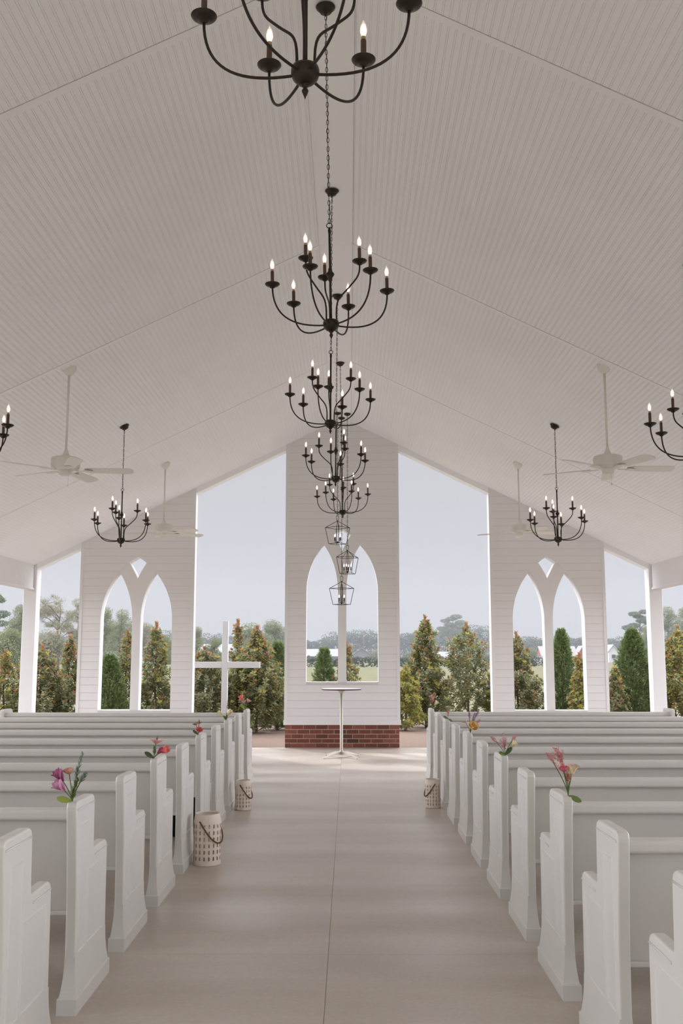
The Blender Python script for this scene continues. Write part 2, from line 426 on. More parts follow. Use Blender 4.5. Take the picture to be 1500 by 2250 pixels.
# beadboard ceiling
def bead_profile(L, pitch=.0525):
    """heights along a run of length L: flat boards with a pair of V grooves per pitch"""
    pts = [(0, 0)]; n = int(L / pitch)
    for i in range(n):
        a = i * pitch + .012
        for q in (0, .012):
            pts += [(a + q, 0), (a + q + .0018, .0032), (a + q + .0036, 0)]
    pts.append((L, 0))
    return pts
cosr = 1 / math.sqrt(1 + SL * SL); sinr = SL * cosr
for side in (-1, 1):
    xi = .19 if side < 0 else .142
    prof = bead_profile((XE - xi) / cosr)
    for k in range(len(SEAMS) - 1):
        y0, y1 = SEAMS[k], SEAMS[k + 1]
        if k == len(SEAMS) - 2: y1 = WY + .02
        mb = MB(); vs_ = []
        for (s_, h) in prof:
            x = xi + s_ * cosr; z = RZ - SL * x
            X = side * (x + h * sinr); Z = z + h * cosr
            vs_ += [(X, y0 + .07, Z), (X, y1 - .006, Z)]
        fs = [(2 * i, 2 * i + 1, 2 * i + 3, 2 * i + 2) if side < 0 else (2 * i, 2 * i + 2, 2 * i + 3, 2 * i + 1) for i in range(len(prof) - 1)]
        mb.add(vs_, fs, 0)
        # smooth joining strip at the near edge of each bay
        for (sa, sb, dz) in ((xi, XE, .002),):
            zz = [(side * sa, RZ - SL * sa - dz), (side * sb, RZ - SL * sb - dz), (side * sb, RZ - SL * sb + .02), (side * sa, RZ - SL * sa + .02)]
            mb.prism(zz, y0, y0 + .068, 'y', 0)
        struct(mb.build('ceiling', ceil_vinyl), 'beadboard ceiling panel, %s slope' % ('left' if side < 0 else 'right'))
# ridge board (runs whole length)
rb = MB(); zr = RZ - SL * .165
for k in range(len(SEAMS) - 1):
    y0, y1 = SEAMS[k], min(SEAMS[k + 1], WY + .02)
    rb.prism([(-.197, zr - .007), (.149, zr - .007), (.149, zr + .03), (-.197, zr + .03)], y0, y1 - .003, 'y')
struct(rb.build('trim_2', ridge_vinyl), 'smooth flat board along the ceiling ridge')
# dark backing above, then roof deck
for side in (-1, 1):
    p = [(0, RZ + .02), (side * 5.9, RZ + .02 - SL * 5.9), (side * 5.9, RZ + .2 - SL * 5.9), (0, RZ + .2)]
    struct(MB().prism(p, YB - .1, WY + .27, 'y').build('roof', [gap_dark], recalc=True), 'roof deck over the %s slope' % ('left' if side < 0 else 'right'))

# side headers with beadboard faces and square posts
for side, nm in ((-1, 'left'), (1, 'right')):
    zt = cz(XE) + .02; zb = 2.68
    mb = MB()
    mb.box(*sorted((side * (XE + .008), side * (XE + .13))), YB, WY - .003, zb + .03, zt + .03)
    L = WY - YB - .03; pr = bead_profile(L); vs_ = []
    for (s_, h) in pr:
        X = side * (XE + h); Y = YB + .01 + s_; vs_ += [(X, Y, zb + .03), (X, Y, zt)]
    fs = [(2 * i, 2 * i + 2, 2 * i + 3, 2 * i + 1) for i in range(len(pr) - 1)]
    if side > 0: fs = [f[::-1] for f in fs]
    mb.add(vs_, fs)
    mb.box(*sorted((side * (XE - .012), side * (XE + .145))), YB, WY - .003, zb - .0, zb + .03)
    struct(mb.build('wall_' + nm, wall_paint), 'beadboard header beam along the open %s side' % nm)
    for k, yy in enumerate([1.58, 5.55, 9.5, 13.4]):
        mb = MB().box(*sorted((side * 5.31, side * 5.53)), yy - .11, yy + .11, 0.001, zb - .002, bev=.006)
        mb.box(*sorted((side * 5.295, side * 5.545)), yy - .125, yy + .125, 0.001, .2, bev=.005)
        struct(mb.build('post', wall_paint, recalc=True), 'square white side post')
    mb = MB().prism([(side * 5.31, 0.001), (side * 5.53, 0.001), (side * 5.53, cz(5.53) + .01), (side * 5.31, cz(5.31) + .01)], WY, WY + WT, 'y')
    struct(mb.build('post', wall_paint, recalc=True, bevel=(.006, 1)), 'square white corner post')

# altar wall panels with gothic openings
def arc(cx, cz_, r, a0, a1, n=14):
    return [(cx + r * math.cos(a0 + (a1 - a0) * i / n), cz_ + r * math.sin(a0 + (a1 - a0) * i / n)) for i in range(n + 1)]
HW = .62                                   # half width of an opening
RA = 1.275                                 # radius of the outer arch
def outer_arch(cx, z0, zs, hw=HW, r=RA):
    c = r - hw                             # arc centre sits c to the far side
    at = math.acos(c / r)
    right = arc(cx - c, zs, r, 0, at)      # right springing -> apex
    left = arc(cx + c, zs, r, PI - at, PI) # apex -> left springing
    return [(cx - hw, z0), (cx + hw, z0)] + right + left[1:]
def fill(loops, y0, y1, name, m, parent=None):
    bm = bmesh.new(); es = []
    for lp in loops:
        vv = [bm.verts.new((x, y0, z)) for x, z in lp]
        for i in range(len(vv)): es.append(bm.edges.new((vv[i], vv[(i + 1) % len(vv)])))
    r_ = bmesh.ops.triangle_fill(bm, use_beauty=True, use_dissolve=False, edges=es)
    fc = [g for g in r_['geom'] if isinstance(g, bmesh.types.BMFace)]
    ex = bmesh.ops.extrude_face_region(bm, geom=fc)
    bmesh.ops.translate(bm, verts=[g for g in ex['geom'] if isinstance(g, bmesh.types.BMVert)], vec=(0, y1 - y0, 0))
    bmesh.ops.recalc_face_normals(bm, faces=bm.faces)
    me = bpy.data.meshes.new(name); bm.to_mesh(me); bm.free()
    me.materials.append(m)
    o = bpy.data.objects.new(name, me); C.objects.link(o)
    if parent: o.parent = parent
    return o

def line_arc_x(cx, zs, r, x): return zs + math.sqrt(max(0, r * r - (x - cx) ** 2))
def wall_panel(cx, x0, x1, sill, zs, name):
    zb = .378
    outer = [(x0, zb), (x1, zb), (x1, cz(x1) + .03)]
    if x0 < 0 < x1: outer.append((0, cz(0) + .03))
    outer.append((x0, cz(x0) + .03))
    o = fill([outer, outer_arch(cx, sill, zs)], WY, WY + WT, name, siding_m)
    struct(o, 'white lap-siding wall panel with a pointed arch opening')
    # Y tracery: mullion that splits in two curved bars
    mull = .072; rb_ = 1.54; wb = .22
    c = RA - HW
    RO, RI = rb_ + wb, rb_
    # left lancet
    ax = -.313; az = .83
    cin = -(mull + rb_)                     # centre of the right-hand lancet arc
    a_sp = 0; a_ap = math.atan2(az, ax - cin)
    ra = arc(cin, 0, RI, 0, a_ap, 10)       # mullion springing -> apex
    al = math.atan2(az, ax - c)
    la = arc(c, 0, RA - .002, al, PI, 10)   # apex -> left springing
    g = .0
    lan = [(-HW, sill - zs), (-mull, sill - zs)] + ra + la[1:]
    # diamond
    ZB = math.sqrt(RO ** 2 - cin ** 2); zt = math.sqrt(RA ** 2 - c ** 2)
    dx = -.1525; dz = .987
    a0 = math.atan2(ZB, -cin); a1 = math.atan2(dz, dx - cin)
    low = arc(cin, 0, RO, a0, a1, 6)        # bottom -> left corner
    b0 = math.atan2(dz, dx - c); b1 = math.atan2(zt, -c)
    upl = arc(c, 0, RA, b0, b1, 6)          # left corner -> top
    half = low + upl[1:]
    dia = half + [(-x, z) for x, z in half[-2:0:-1]]
    T = lambda pts, s=1: [(cx + s * x, zs + z) for x, z in pts]
    # the bars, each built as its own closed outline (mullion + two curved arms), arms end on the outer arch
    n = 12; bars = []
    aR = math.atan2(az, ax - cin)
    armL_in = arc(cin, 0, RI, 0, aR, n)
    a_end = math.atan2(dz, dx - cin)
    armL_out = arc(cin, 0, RO, a0, a_end, n)
    outl = [(-mull, sill - zs)] + armL_in + arc(c, 0, RA + .004, math.atan2(az, ax - c), math.atan2(dz, dx - c), 5) + armL_out[::-1]
    full = outl[:-1] + [(0, ZB)] + [(-x, z) for x, z in outl[:-1][::-1]]
    mb_o = fill([T(full)], WY + .012, WY + WT - .012, 'window_tracery', wall_paint)
    mb_o.parent = o
    # sill
    MB().box(cx - HW + .004, cx + HW - .004, WY - .012, WY + WT + .02, sill - .03, sill + .012, bev=.004).build('window_sill', white_trim, o, recalc=True)
    # flat casing at the window's edge is flush; corner boards at the panel's edges
    for xx, s in ((x0, 1), (x1, -1)):
        a, b = sorted((xx - s * .006, xx + s * .045))
        t = MB().prism([(a, zb + .07), (b, zb + .07), (b, cz(b) - .005), (a, cz(a) - .005)], WY - .008, WY + .002, 'y')
        t.prism([(a, zb + .07), (b, zb + .07), (b, cz(b) - .005), (a, cz(a) - .005)], WY + WT, WY + WT + .008, 'y')
        t.build('corner_board', wall_paint, o, recalc=True)
    MB().box(x0 - .015, x1 + .015, WY - .02, WY + WT + .02, zb, zb + .078, bev=.004).build('water_table', wall_paint, o, recalc=True)
    return o
wall_panel(0, -.984, .984, 1.088, 2.646, 'wall_back')
wall_panel(-3.558, -4.545, -2.57, .612, 2.16, 'wall_back')
wall_panel(3.558, 2.57, 4.545, .612, 2.16, 'wall_back')

# brick bases
def brick_base(x0, x1):
    mb = MB(); H = .378; ch = H / 5; bl = .2085; g = .0055
    y0, y1 = WY - .01, WY + WT + .01
    mb.box(x0 + .006, x1 - .006, y0 + .006, y1 - .006, 0.001, H, mi=1)
    rnd = random.Random(5)
    for r_ in range(5):
        off = -.105 if r_ % 2 == 0 else 0
        x = x0 + off
        while x < x1 - .001:
            a, b = max(x, x0), min(x + bl, x1)
            if b - a > .02:
                mb.box(a + (g if a > x0 else 0), b - (g if b < x1 else 0), y0, y1, r_ * ch + g + .001, (r_ + 1) * ch - g + (.003 if r_ == 4 else 0), mi=0)
            x += bl
    o = mb.build('wall_base', [brick_m, mortar_m])
    return struct(o, 'low red brick plinth under the altar wall')
brick_base(-.97, .97); brick_base(-4.53, -2.585); brick_base(2.585, 4.53)

# fascia closing the openings at the top, under the sloping ceiling
for k, (a, b) in enumerate(((-5.31, -4.545), (-2.57, -.984), (.984, 2.57), (4.545, 5.31))):
    p = [(a, cz(a) - .095), (b, cz(b) - .095), (b, cz(b) + .03), (a, cz(a) + .03)]
    struct(MB().prism(p, WY + .003, WY + WT - .003, 'y').build('trim_%d' % (k + 3), ceil_vinyl, recalc=True), 'white fascia over an opening in the altar wall')

# ------------------------------------------------------------------ pews
PW = 3.0
def rounded(poly, radii, n=5):
    outp = []
    m = len(poly)
    for i in range(m):
        p = Vector(poly[i]); a = Vector(poly[i - 1]); b = Vector(poly[(i + 1) % m]); r_ = radii[i]
        if r_ <= 0: outp.append(tuple(p)); continue
        u = (a - p).normalized(); v = (b - p).normalized()
        for k in range(n + 1):
            t = k / n
            q = (p + u * r_) * (1 - t) ** 2 + p * 2 * t * (1 - t) + (p + v * r_) * t ** 2
            outp.append((q.x, q.y))
    return outp
BODY = [(.035, .13), (.02, .5), (-.036, .907), (.290, .905), (.305, .652), (.568, .652), (.585, .13)]
BR = [0, .10, .042, .05, .014, .055, 0]
def end_mesh(s, xa, parent):
    """bench end: xa = its aisle face, s = direction away from the aisle"""
    X = lambda d: xa + s * d
    mb = MB()
    mb.bprism(rounded(BODY, BR), X(.019), X(.067), .010)
    o = mb.build('bench_end', pew_paint, parent, recalc=True)
    for p in o.data.polygons: p.use_smooth = False
    # plinth with a flared skirt
    rings = [(0, .0, .086, 0, .612), (.066, .0, .086, 0, .612), (.070, .003, .083, .003, .609)]
    for q in range(8):
        u = q / 7; g = (1 - u) ** 2.2; z = .072 + .16 * u
        yb0 = .035 - .015 * (z - .13) / .37
        rings.append((z, .0196 - .0130 * g, .0664 + .0130 * g, yb0 + .0006 - .026 * g, .5844 + .018 * g))
    vs_ = []
    for z, xa_, xb_, ya, yb in rings:
        vs_ += [(X(xa_), ya, z), (X(xb_), ya, z), (X(xb_), yb, z), (X(xa_), yb, z)]
    fs = [(0, 3, 2, 1)]
    for i in range(len(rings) - 1):
        for k in range(4): fs.append((4 * i + k, 4 * i + (k + 1) % 4, 4 * i + 4 + (k + 1) % 4, 4 * i + 4 + k))
    fs.append((4 * (len(rings) - 1), 4 * (len(rings) - 1) + 1, 4 * (len(rings) - 1) + 2, 4 * (len(rings) - 1) + 3))
    MB().add(vs_, fs).build('plinth', pew_paint, o, recalc=True)
    # bead under the rounded tops
    for nm, ya, yb, z_ in (('cap_bead', -.018, .272, .868), ('arm_bead', .325, .555, .616)):
        MB().tube([(X(.0185), ya, z_), (X(.0185), yb, z_)], .0042, 8).build(nm, pew_paint, o)
    # thin mouldings framing a tall field and a low one on the aisle face
    pl = MB()
    for ya, yb, za, zb_ in ((.050, .190, .24, .80), (.205, .505, .24, .575)):
        a = [(ya, za), (ya, zb_), (yb, zb_), (yb, za)]; w0 = .011
        b = [(ya + w0, za + w0), (ya + w0, zb_ - w0), (yb - w0, zb_ - w0), (yb - w0, za + w0)]
        for k in range(4):
            j = (k + 1) % 4
            mid = [((a[i][0] + b[i][0]) / 2, (a[i][1] + b[i][1]) / 2) for i in (k, j)]
            v = [(X(.0195), *a[k]), (X(.0195), *a[j]), (X(.0150), *mid[1]), (X(.0150), *mid[0]), (X(.0195), *b[j]), (X(.0195), *b[k])]
            pl.add(v, [(0, 1, 2, 3), (3, 2, 4, 5)])
    pl.build('panel_moulding', pew_paint, o, recalc=True)
    return o
def make_pew(s):
    """s=+1: pew right of the aisle, s=-1: left. local origin at the aisle end's rear corner"""
    root = empty('pew')
    end_mesh(s, 0, root)
    # outer end
    end_mesh(-s, s * PW, root)
    xa, xb = sorted((s * .066, s * (PW - .066)))
    # back: thin leaning board with a rolled top rail and lower edge bead
    bk = [(.118, .40), (.140, .40), (.072, .835), (.050, .835)]
    MB().prism(bk, xa, xb, 'x').build('backrest', pew_paint, root, recalc=True, bevel=(.003, 1))
    rail = rounded([(.012, .822), (.012, .868), (.092, .868), (.092, .822), (.07, .812), (.036, .812)], [.012, .018, .018, .012, .01, .01], 4)
    MB().prism(rail, xa, xb, 'x').build('top_rail', pew_paint, root, recalc=True)
    MB().box(xa, xb, .096, .150, .392, .412, bev=.004).build('lower_rail', pew_paint, root, recalc=True)
    seat = rounded([(.12, .415), (.12, .445), (.54, .455), (.555, .44), (.555, .40), (.52, .40), (.52, .425)], [0, .006, .012, .01, .008, .004, .004], 3)
    MB().prism(seat, xa, xb, 'x').build('seat', pew_paint, root, recalc=True)
    MB().box(min(s * 1.48, s * 1.52), max(s * 1.48, s * 1.52), .14, .5, .001, .42, bev=.004).build('centre_support', pew_paint, root, recalc=True)
    return root
ORD = {1: 'first', 2: 'second', 3: 'third', 4: 'fourth', 5: 'fifth', 6: 'sixth', 7: 'seventh', 8: 'eighth', 9: 'ninth', 10: 'tenth', 11: 'eleventh'}
PITCH = .942
LY = lambda k: 4.58 + PITCH * (k - 1)
RY = lambda k: 4.784 + PITCH * (k - 1)
xtra_l = {9: ', coral tulip bouquet', 7: ', cream tulip bouquet', 5: ', small coral bouquet', 3: ', pink daisy bouquet', 1: ', purple tulip bouquet', 0: ', nearest camera'}
xtra_r = {9: ', pink plume posy', 7: ', pale green posy', 5: ', yellow rose posy', 3: ', dusty pink posy', 1: ', tall coral posy', -1: ', nearest camera'}
for s, ks, fy, sidew, xt in ((-1, range(0, 10), LY, 'left', xtra_l), (1, range(-1, 10), RY, 'right', xtra_r)):
    src = make_pew(s)
    KIDS[src.name] = list(src.children)
    first = True
    for k in ks:
        o = src if first else copy_tree(src)
        first = False
        o.location = (s * 1.078, fy(k), 0)
        tag(o, 'white pew %s of the aisle, %s row from the altar%s' % (sidew, ORD[10 - k], xt.get(k, ', no flowers')), 'pew', 'white pews %s of the aisle' % sidew)
        if k > ks[0] and k % 3 == 0: o.rotation_euler.z = R(.25 * s)

# ------------------------------------------------------------------ chandeliers
def chain_mesh(z0, z1, link=.038, wr=.0018):
    mb = MB(); n = max(1, int(round((z1 - z0) / (link * .78)))); st = (z1 - z0) / n
    for i in range(n):
        zc = z0 + st * (i + .5); h = st * .62; wd = h * .40; P = []
        for k in range(10):
            a = 2 * PI * k / 10; x = wd * math.cos(a); z = h * math.sin(a)
            P.append((x, 0, zc + z) if i % 2 == 0 else (0, x, zc + z))
        mb.tube(P, wr, 4, closed=True)
    # the lamp cord threaded beside the chain
    mb.tube([(.004 * math.sin(i * 1.9), .004 * math.cos(i * 1.3), z0 + (z1 - z0) * i / 14) for i in range(15)], .0016, 4)
    return mb
def bez(p0, p1, p2, p3, n=12):
    r_ = []
    for i in range(n + 1):
        t = i / n; u = 1 - t
        r_.append(tuple(u ** 3 * a + 3 * u * u * t * b + 3 * u * t * t * c + t ** 3 * d for a, b, c, d in zip(p0, p1, p2, p3)))
    return r_
_cm = {}
def candle_parts():
    cup = MB().lathe([(.006, -.022), (.014, -.018), (.017, -.012), (.030, -.008), (.042, .0), (.0455, .006), (.0445, .008), (.038, .004), (.02, .000), (.010, .002)], 22)
    slv = MB().lathe([(.0105, .0), (.0105, .082), (.0095, .086), (.0, .086)], 14)
    bl = MB()
    bl.lathe([(.0085, .086), (.0085, .098), (.006, .099)], 12, mi=2)
    bl.lathe([(.006, .098), (.010, .106), (.0135, .118), (.0135, .128), (.0105, .142), (.0055, .156), (.0015, .166), (.0, .167)], 14, mi=0)
    bl.lathe([(.0, .104), (.0035, .108), (.0048, .120), (.0045, .138), (.002, .150), (.0, .151)], 8, mi=1)
    return cup, slv, bl
CUP, SLV, BLB = candle_parts()
def chandelier(x, y, hub_z, top_z, off_lo, off_up, label, group, slope=0.0, rz=0, top_x=None):
    """origin at the hub centre; six low arms, three high arms"""
    root = empty('chandelier', (x, y, hub_z), 0, label=label, cat='chandelier', group=group)
    # canopy on the ceiling
    H = top_z - hub_z
    if top_x is not None: root.rotation_euler.y = math.atan((top_x - x) / H)
    M = Matrix.Rotation(slope, 3, 'Y')
    cn = MB().lathe([(.0, -.044), (.010, -.044), (.014, -.040), (.036, -.036), (.050, -.012), (.060, -.006), (.062, .0), (.0, .0)], 24, c=(0, 0, H), M=M)
    cn.lathe([(.0, -.062), (.007, -.060), (.007, -.042)], 10, c=(0, 0, H))
    cn.build('canopy', bronze, root)
    ring_z = .632
    P = [(.017 * math.cos(a * PI / 8), 0, ring_z + .017 * math.sin(a * PI / 8)) for a in range(16)]
    MB().tube(P, .0028, 6, closed=True).build('hanging_ring', bronze, root)
    key = round(H, 2)
    ch = MB() if key in _cm else chain_mesh(ring_z + .014, H - .058)
    if key in _cm:
        o = bpy.data.objects.new('chain', _cm[key]); C.objects.link(o); o.parent = root
    else:
        o = ch.build('chain', bronze, root); _cm[key] = o.data
    if 'pole' not in _cm:
        pm = MB().tube([(0, 0, .02), (0, 0, ring_z - .012)], .0075, 12)
        pm.lathe([(.0075, .272), (.012, .278), (.013, .298), (.022, .309), (.026, .318), (.022, .327), (.013, .338), (.012, .354), (.0075, .36)], 20)
        pm.lathe([(.0075, .58), (.010, .6), (.008, .61)], 10)
        hm = MB().lathe([(.0, .028), (.036, .028), (.045, .023), (.0485, .012), (.0485, -.004), (.043, -.020), (.030, -.034), (.016, -.040), (.0, -.041)], 28)
        fm = MB().lathe([(.010, -.036), (.016, -.043), (.009, -.050), (.006, -.054), (.012, -.064), (.010, -.070), (.004, -.084), (.0, -.096)], 16)
        _cm['pole'] = pm.build('pole', bronze, root); _cm['hub'] = hm.build('hub', bronze, root); _cm['finial'] = fm.build('finial', bronze, _cm['hub'])
        lo = [(.03, 0, -.004)] + bez((.04, 0, -.006), (.25, 0, -.028), (.352, 0, .045), (.355, 0, .212), 18)
        up = bez((.036, 0, .028), (.030, 0, .17), (.06, 0, .16), (.115, 0, .215), 9) + bez((.115, 0, .215), (.17, 0, .27), (.19, 0, .28), (.19, 0, .352), 9)[1:]
        for nm, P, r_, cz_ in (('lo', lo, .355, .23), ('up', up, .19, .37)):
            _cm[nm] = (MB().tube(P, .0052, 8), r_, cz_)
        proto = {}
        for nm in ('lo', 'up'):
            m_, r_, cz_ = _cm[nm]
            a = m_.build('arm', bronze_thin, root)
            c = CUP.build('drip_cup', bronze, a, (r_, 0, cz_)); s_ = SLV.build('candle_sleeve', sleeve_m, a, (r_, 0, cz_)); b = BLB.build('bulb', [bulb_glass, filament_m, brass_m], a, (r_, 0, cz_))
            proto[nm] = a; KIDS[a.name] = [c, s_, b]
        _cm['proto'] = proto; fresh = True
    else:
        fresh = False
        p = _cm['pole'].copy(); C.objects.link(p); p.parent = root
        h = _cm['hub'].copy(); C.objects.link(h); h.parent = root
        f = _cm['finial'].copy(); C.objects.link(f); f.parent = h
    for nm, n, off in (('lo', 6, off_lo), ('up', 3, off_up)):
        for k in range(n):
            pr = _cm['proto'][nm]
            if fresh and k == 0: a = pr
            else:
                a = pr.copy(); C.objects.link(a); a.parent = root
                for c in KIDS[pr.name]:
                    q = c.copy(); C.objects.link(q); q.parent = a
            a.rotation_euler = (0, 0, R(off + k * 360 / n) - rz)
    return root
ZR = RZ - SL * .165 - .016
G1 = 'chandeliers down the centre line'
chandelier(-.038, 3.14, 3.51, ZR, 55, 27, 'dark bronze chandelier cut off by the top edge of the photo, nearest the camera', G1)
chandelier(.004, 5.80, 3.53, ZR, 12, -19, 'dark bronze nine-light chandelier above the aisle, largest one wholly in view', G1, top_x=-.034)
chandelier(-.045, 8.33, 3.515, ZR, 14, -24, 'dark bronze chandelier above the aisle, directly behind and below the largest whole one', G1, top_x=-.035)
chandelier(-.034, 10.93, 3.50, ZR, 22, 58, 'dark bronze chandelier above the aisle, fourth from the camera, over the smallest central one', G1, top_x=-.014)
chandelier(.03, 13.58, 3.505, ZR, -9, -35, 'smallest and farthest dark bronze chandelier of the centre line, just above the cage lanterns', G1, top_x=-.005)
G2 = 'chandeliers on the side slopes'
zc_ = cz(2.7) - .01
sa = math.atan(SL)
chandelier(-2.70, 12.2, 2.955, zc_, 38, 6, 'dark bronze chandelier hung from the left ceiling slope before the left gothic window', G2, -sa)
chandelier(2.69, 12.2, 2.965, zc_, 11, 95, 'dark bronze chandelier hung from the right ceiling slope before the right gothic window', G2, sa)
chandelier(-2.74, 7.15, 2.985, zc_ - .02, 54, -5, 'dark bronze chandelier mostly cut off by the left edge of the photo', G2, -sa)
chandelier(2.66, 7.10, 2.985, zc_ + .02, 0, 18, 'dark bronze chandelier mostly cut off by the right edge of the photo', G2, sa)

# ------------------------------------------------------------------ ceiling fans
def make_fan():
    root = empty('ceiling_fan')
    MB().lathe([(.0, .0), (.018, .0), (.042, .016), (.062, .045), (.070, .085), (.070, .105), (.0, .105)], 24, c=(0, 0, .935)).build('canopy', fan_paint, root)
    MB().tube([(0, 0, .10), (0, 0, .95)], .0115, 12).build('downrod', fan_paint, root)
    MB().lathe([(.012, .18), (.018, .165), (.03, .13), (.045, .105), (.105, .098), (.135, .088), (.142, .07), (.142, .005), (.135, -.015), (.10, -.028), (.06, -.032), (.0, -.032)], 32).build('motor_housing', fan_paint, root)
    MB().lathe([(.06, -.03), (.062, -.045), (.055, -.075), (.045, -.085), (.0, -.088)], 24).build('switch_housing', fan_paint, root)
    MB().tube([(.03, 0, -.08), (.03, 0, -.18)], .0015, 4).tube([(.03, 0, -.18), (.03, 0, -.20)], .004, 6).build('pull_chain', fan_paint, root)
    poly = [(.19, -.045), (.24, -.058), (.60, -.068), (.645, -.058), (.665, -.03), (.668, .0), (.665, .03), (.645, .058), (.60, .068), (.24, .058), (.19, .045)]
    bl = MB()
    T = Matrix.Rotation(R(-13), 3, 'X')
    n = len(poly)
    v = [T @ Vector((x, y, z)) for z in (-.003, .003) for x, y in poly]
    v = [(p.x, p.y, p.z - .030) for p in v]
    bl.add(v, [tuple(range(n))[::-1], tuple(range(n, 2 * n))] + [(i, (i + 1) % n, (i + 1) % n + n, i + n) for i in range(n)])
    iron = MB().prism([(.10, -.014), (.17, -.018), (.21, -.045), (.26, -.02), (.27, 0), (.26, .02), (.21, .045), (.17, .018), (.10, .014)], -.042, -.036, 'z')
    b0 = bl.build('blade', fan_paint, root); i0 = iron.build('blade_iron', fan_paint, b0, recalc=True)
    KIDS[b0.name] = [i0]
    for k in range(1, 5):
        b = b0.copy(); C.objects.link(b); b.parent = root; b.rotation_euler = (0, 0, R(72 * k))
        i = i0.copy(); C.objects.link(i); i.parent = b
    return root
fan0 = make_fan()
fan_tree = {fan0.name: list(fan0.children)}
for i, (x, y, z, rz, lab) in enumerate([(-2.705, 9.72, 3.405, 7, 'white five-blade ceiling fan on the left slope, the large near one'),
                                       (2.68, 9.72, 3.415, 4, 'white five-blade ceiling fan on the right slope, the large near one'),
                                       (-2.66, 14.8, 3.40, 38, 'small far white ceiling fan on the left slope, its blade crossing the left opening'),
                                       (2.67, 14.8, 3.40, 8, 'small far white ceiling fan on the right slope, its blade crossing the right opening')]):
    if i == 0: o = fan0
    else:
        o = fan0.copy(); C.objects.link(o)
        for ch in fan_tree[fan0.name]:
            c = ch.copy(); C.objects.link(c); c.parent = o
            for g in KIDS.get(ch.name, list(ch.children)):
                q = g.copy(); C.objects.link(q); q.parent = c
    o.location = (x, y, z); o.rotation_euler = (0, 0, R(rz))
    tag(o, lab, 'ceiling fan', 'white ceiling fans')

# ------------------------------------------------------------------ cage pendants
def pendant(x, y, apex_z, rz, label):
    root = empty('cage_pendant', (x, y, apex_z), 0, label=label, cat='pendant lamp', group='lantern-shaped cage pendants before the altar')
    fr = MB(); r1 = .207; r2 = .148; z1, z2 = -.115, -.385; t = .0045
    c1 = [(r1 * math.cos(rz + k * PI / 2), r1 * math.sin(rz + k * PI / 2), z1) for k in range(4)]
    c2 = [(r2 * math.cos(rz + k * PI / 2), r2 * math.sin(rz + k * PI / 2), z2) for k in range(4)]
    for k in range(4):
        j = (k + 1) % 4
        fr.tube([(0, 0, 0), c1[k]], t, 6).tube([c1[k], c1[j]], t, 6).tube([c1[k], c2[k]], t, 6).tube([c2[k], c2[j]], t, 6)
    fr.lathe([(.0, .012), (.010, .008), (.013, 0), (.010, -.012), (.0, -.018)], 12)
    fr.build('cage', bronze_thin, root)
    lp = MB(); q4 = [(-.012, 0, .004), (-.022, 0, .085), (.022, 0, .085), (.012, 0, .004)]
    for k in range(4): lp.tube([q4[k], q4[(k + 1) % 4]], .0038, 6)
    lp.build('hanging_loop', bronze_thin, root)
    cl = MB().lathe([(.0, -.345), (.02, -.35), (.024, -.357), (.012, -.366), (.0, -.378)], 14)
    for k in range(4):
        a = rz + PI / 4 + k * PI / 2; ca, sa_ = math.cos(a), math.sin(a)
        cl.tube(bez((0, 0, -.012), (.02 * ca, .02 * sa_, -.06), (.026 * ca, .026 * sa_, -.1), (.026 * ca, .026 * sa_, -.2), 6) + [(.02 * ca, .02 * sa_, -.352)], .003, 5)
        cl.tube([(.01 * ca, .01 * sa_, -.357), (.058 * ca, .058 * sa_, -.357), (.06 * ca, .06 * sa_, -.33)], .0035, 6)
    st = cl.build('candle_cluster', bronze_thin, root)
    for k in range(4):
        a = rz + PI / 4 + k * PI / 2; q = (.06 * math.cos(a), .06 * math.sin(a))
        m = MB().lathe([(.0, .0), (.012, .002), (.015, .006), (.008, .006), (.008, .055), (.0, .055)], 12, c=(*q, -.33)); m.build('candle_sleeve', bronze, st)
        b = MB(); b.lathe([(.005, .055), (.011, .073), (.011, .085), (.005, .108), (.0, .118)], 12, c=(*q, -.33), mi=0)
        b.lathe([(.0, .062), (.004, .07), (.004, .09), (.0, .102)], 8, c=(*q, -.33), mi=1); b.build('bulb', [bulb_glass, filament_m], st)
    H = ZR - apex_z
    chain_mesh(.084, H - .03, link=.05, wr=.002).build('chain', bronze_thin, root)
    MB().lathe([(.0, -.036), (.02, -.034), (.05, -.02), (.058, -.004), (.058, 0), (.0, 0)], 20, c=(0, 0, H)).build('canopy', bronze, root)
pendant(-.072, 16.5, 3.775, .12, 'highest of the three black wire cage pendants with candle bulbs')
pendant(.093, 16.56, 3.283, .5, 'middle black wire cage pendant, hung a little to the right of the other two')
pendant(-.006, 16.85, 2.785, .05, 'lowest of the three black wire cage pendants, in front of the window mullion')

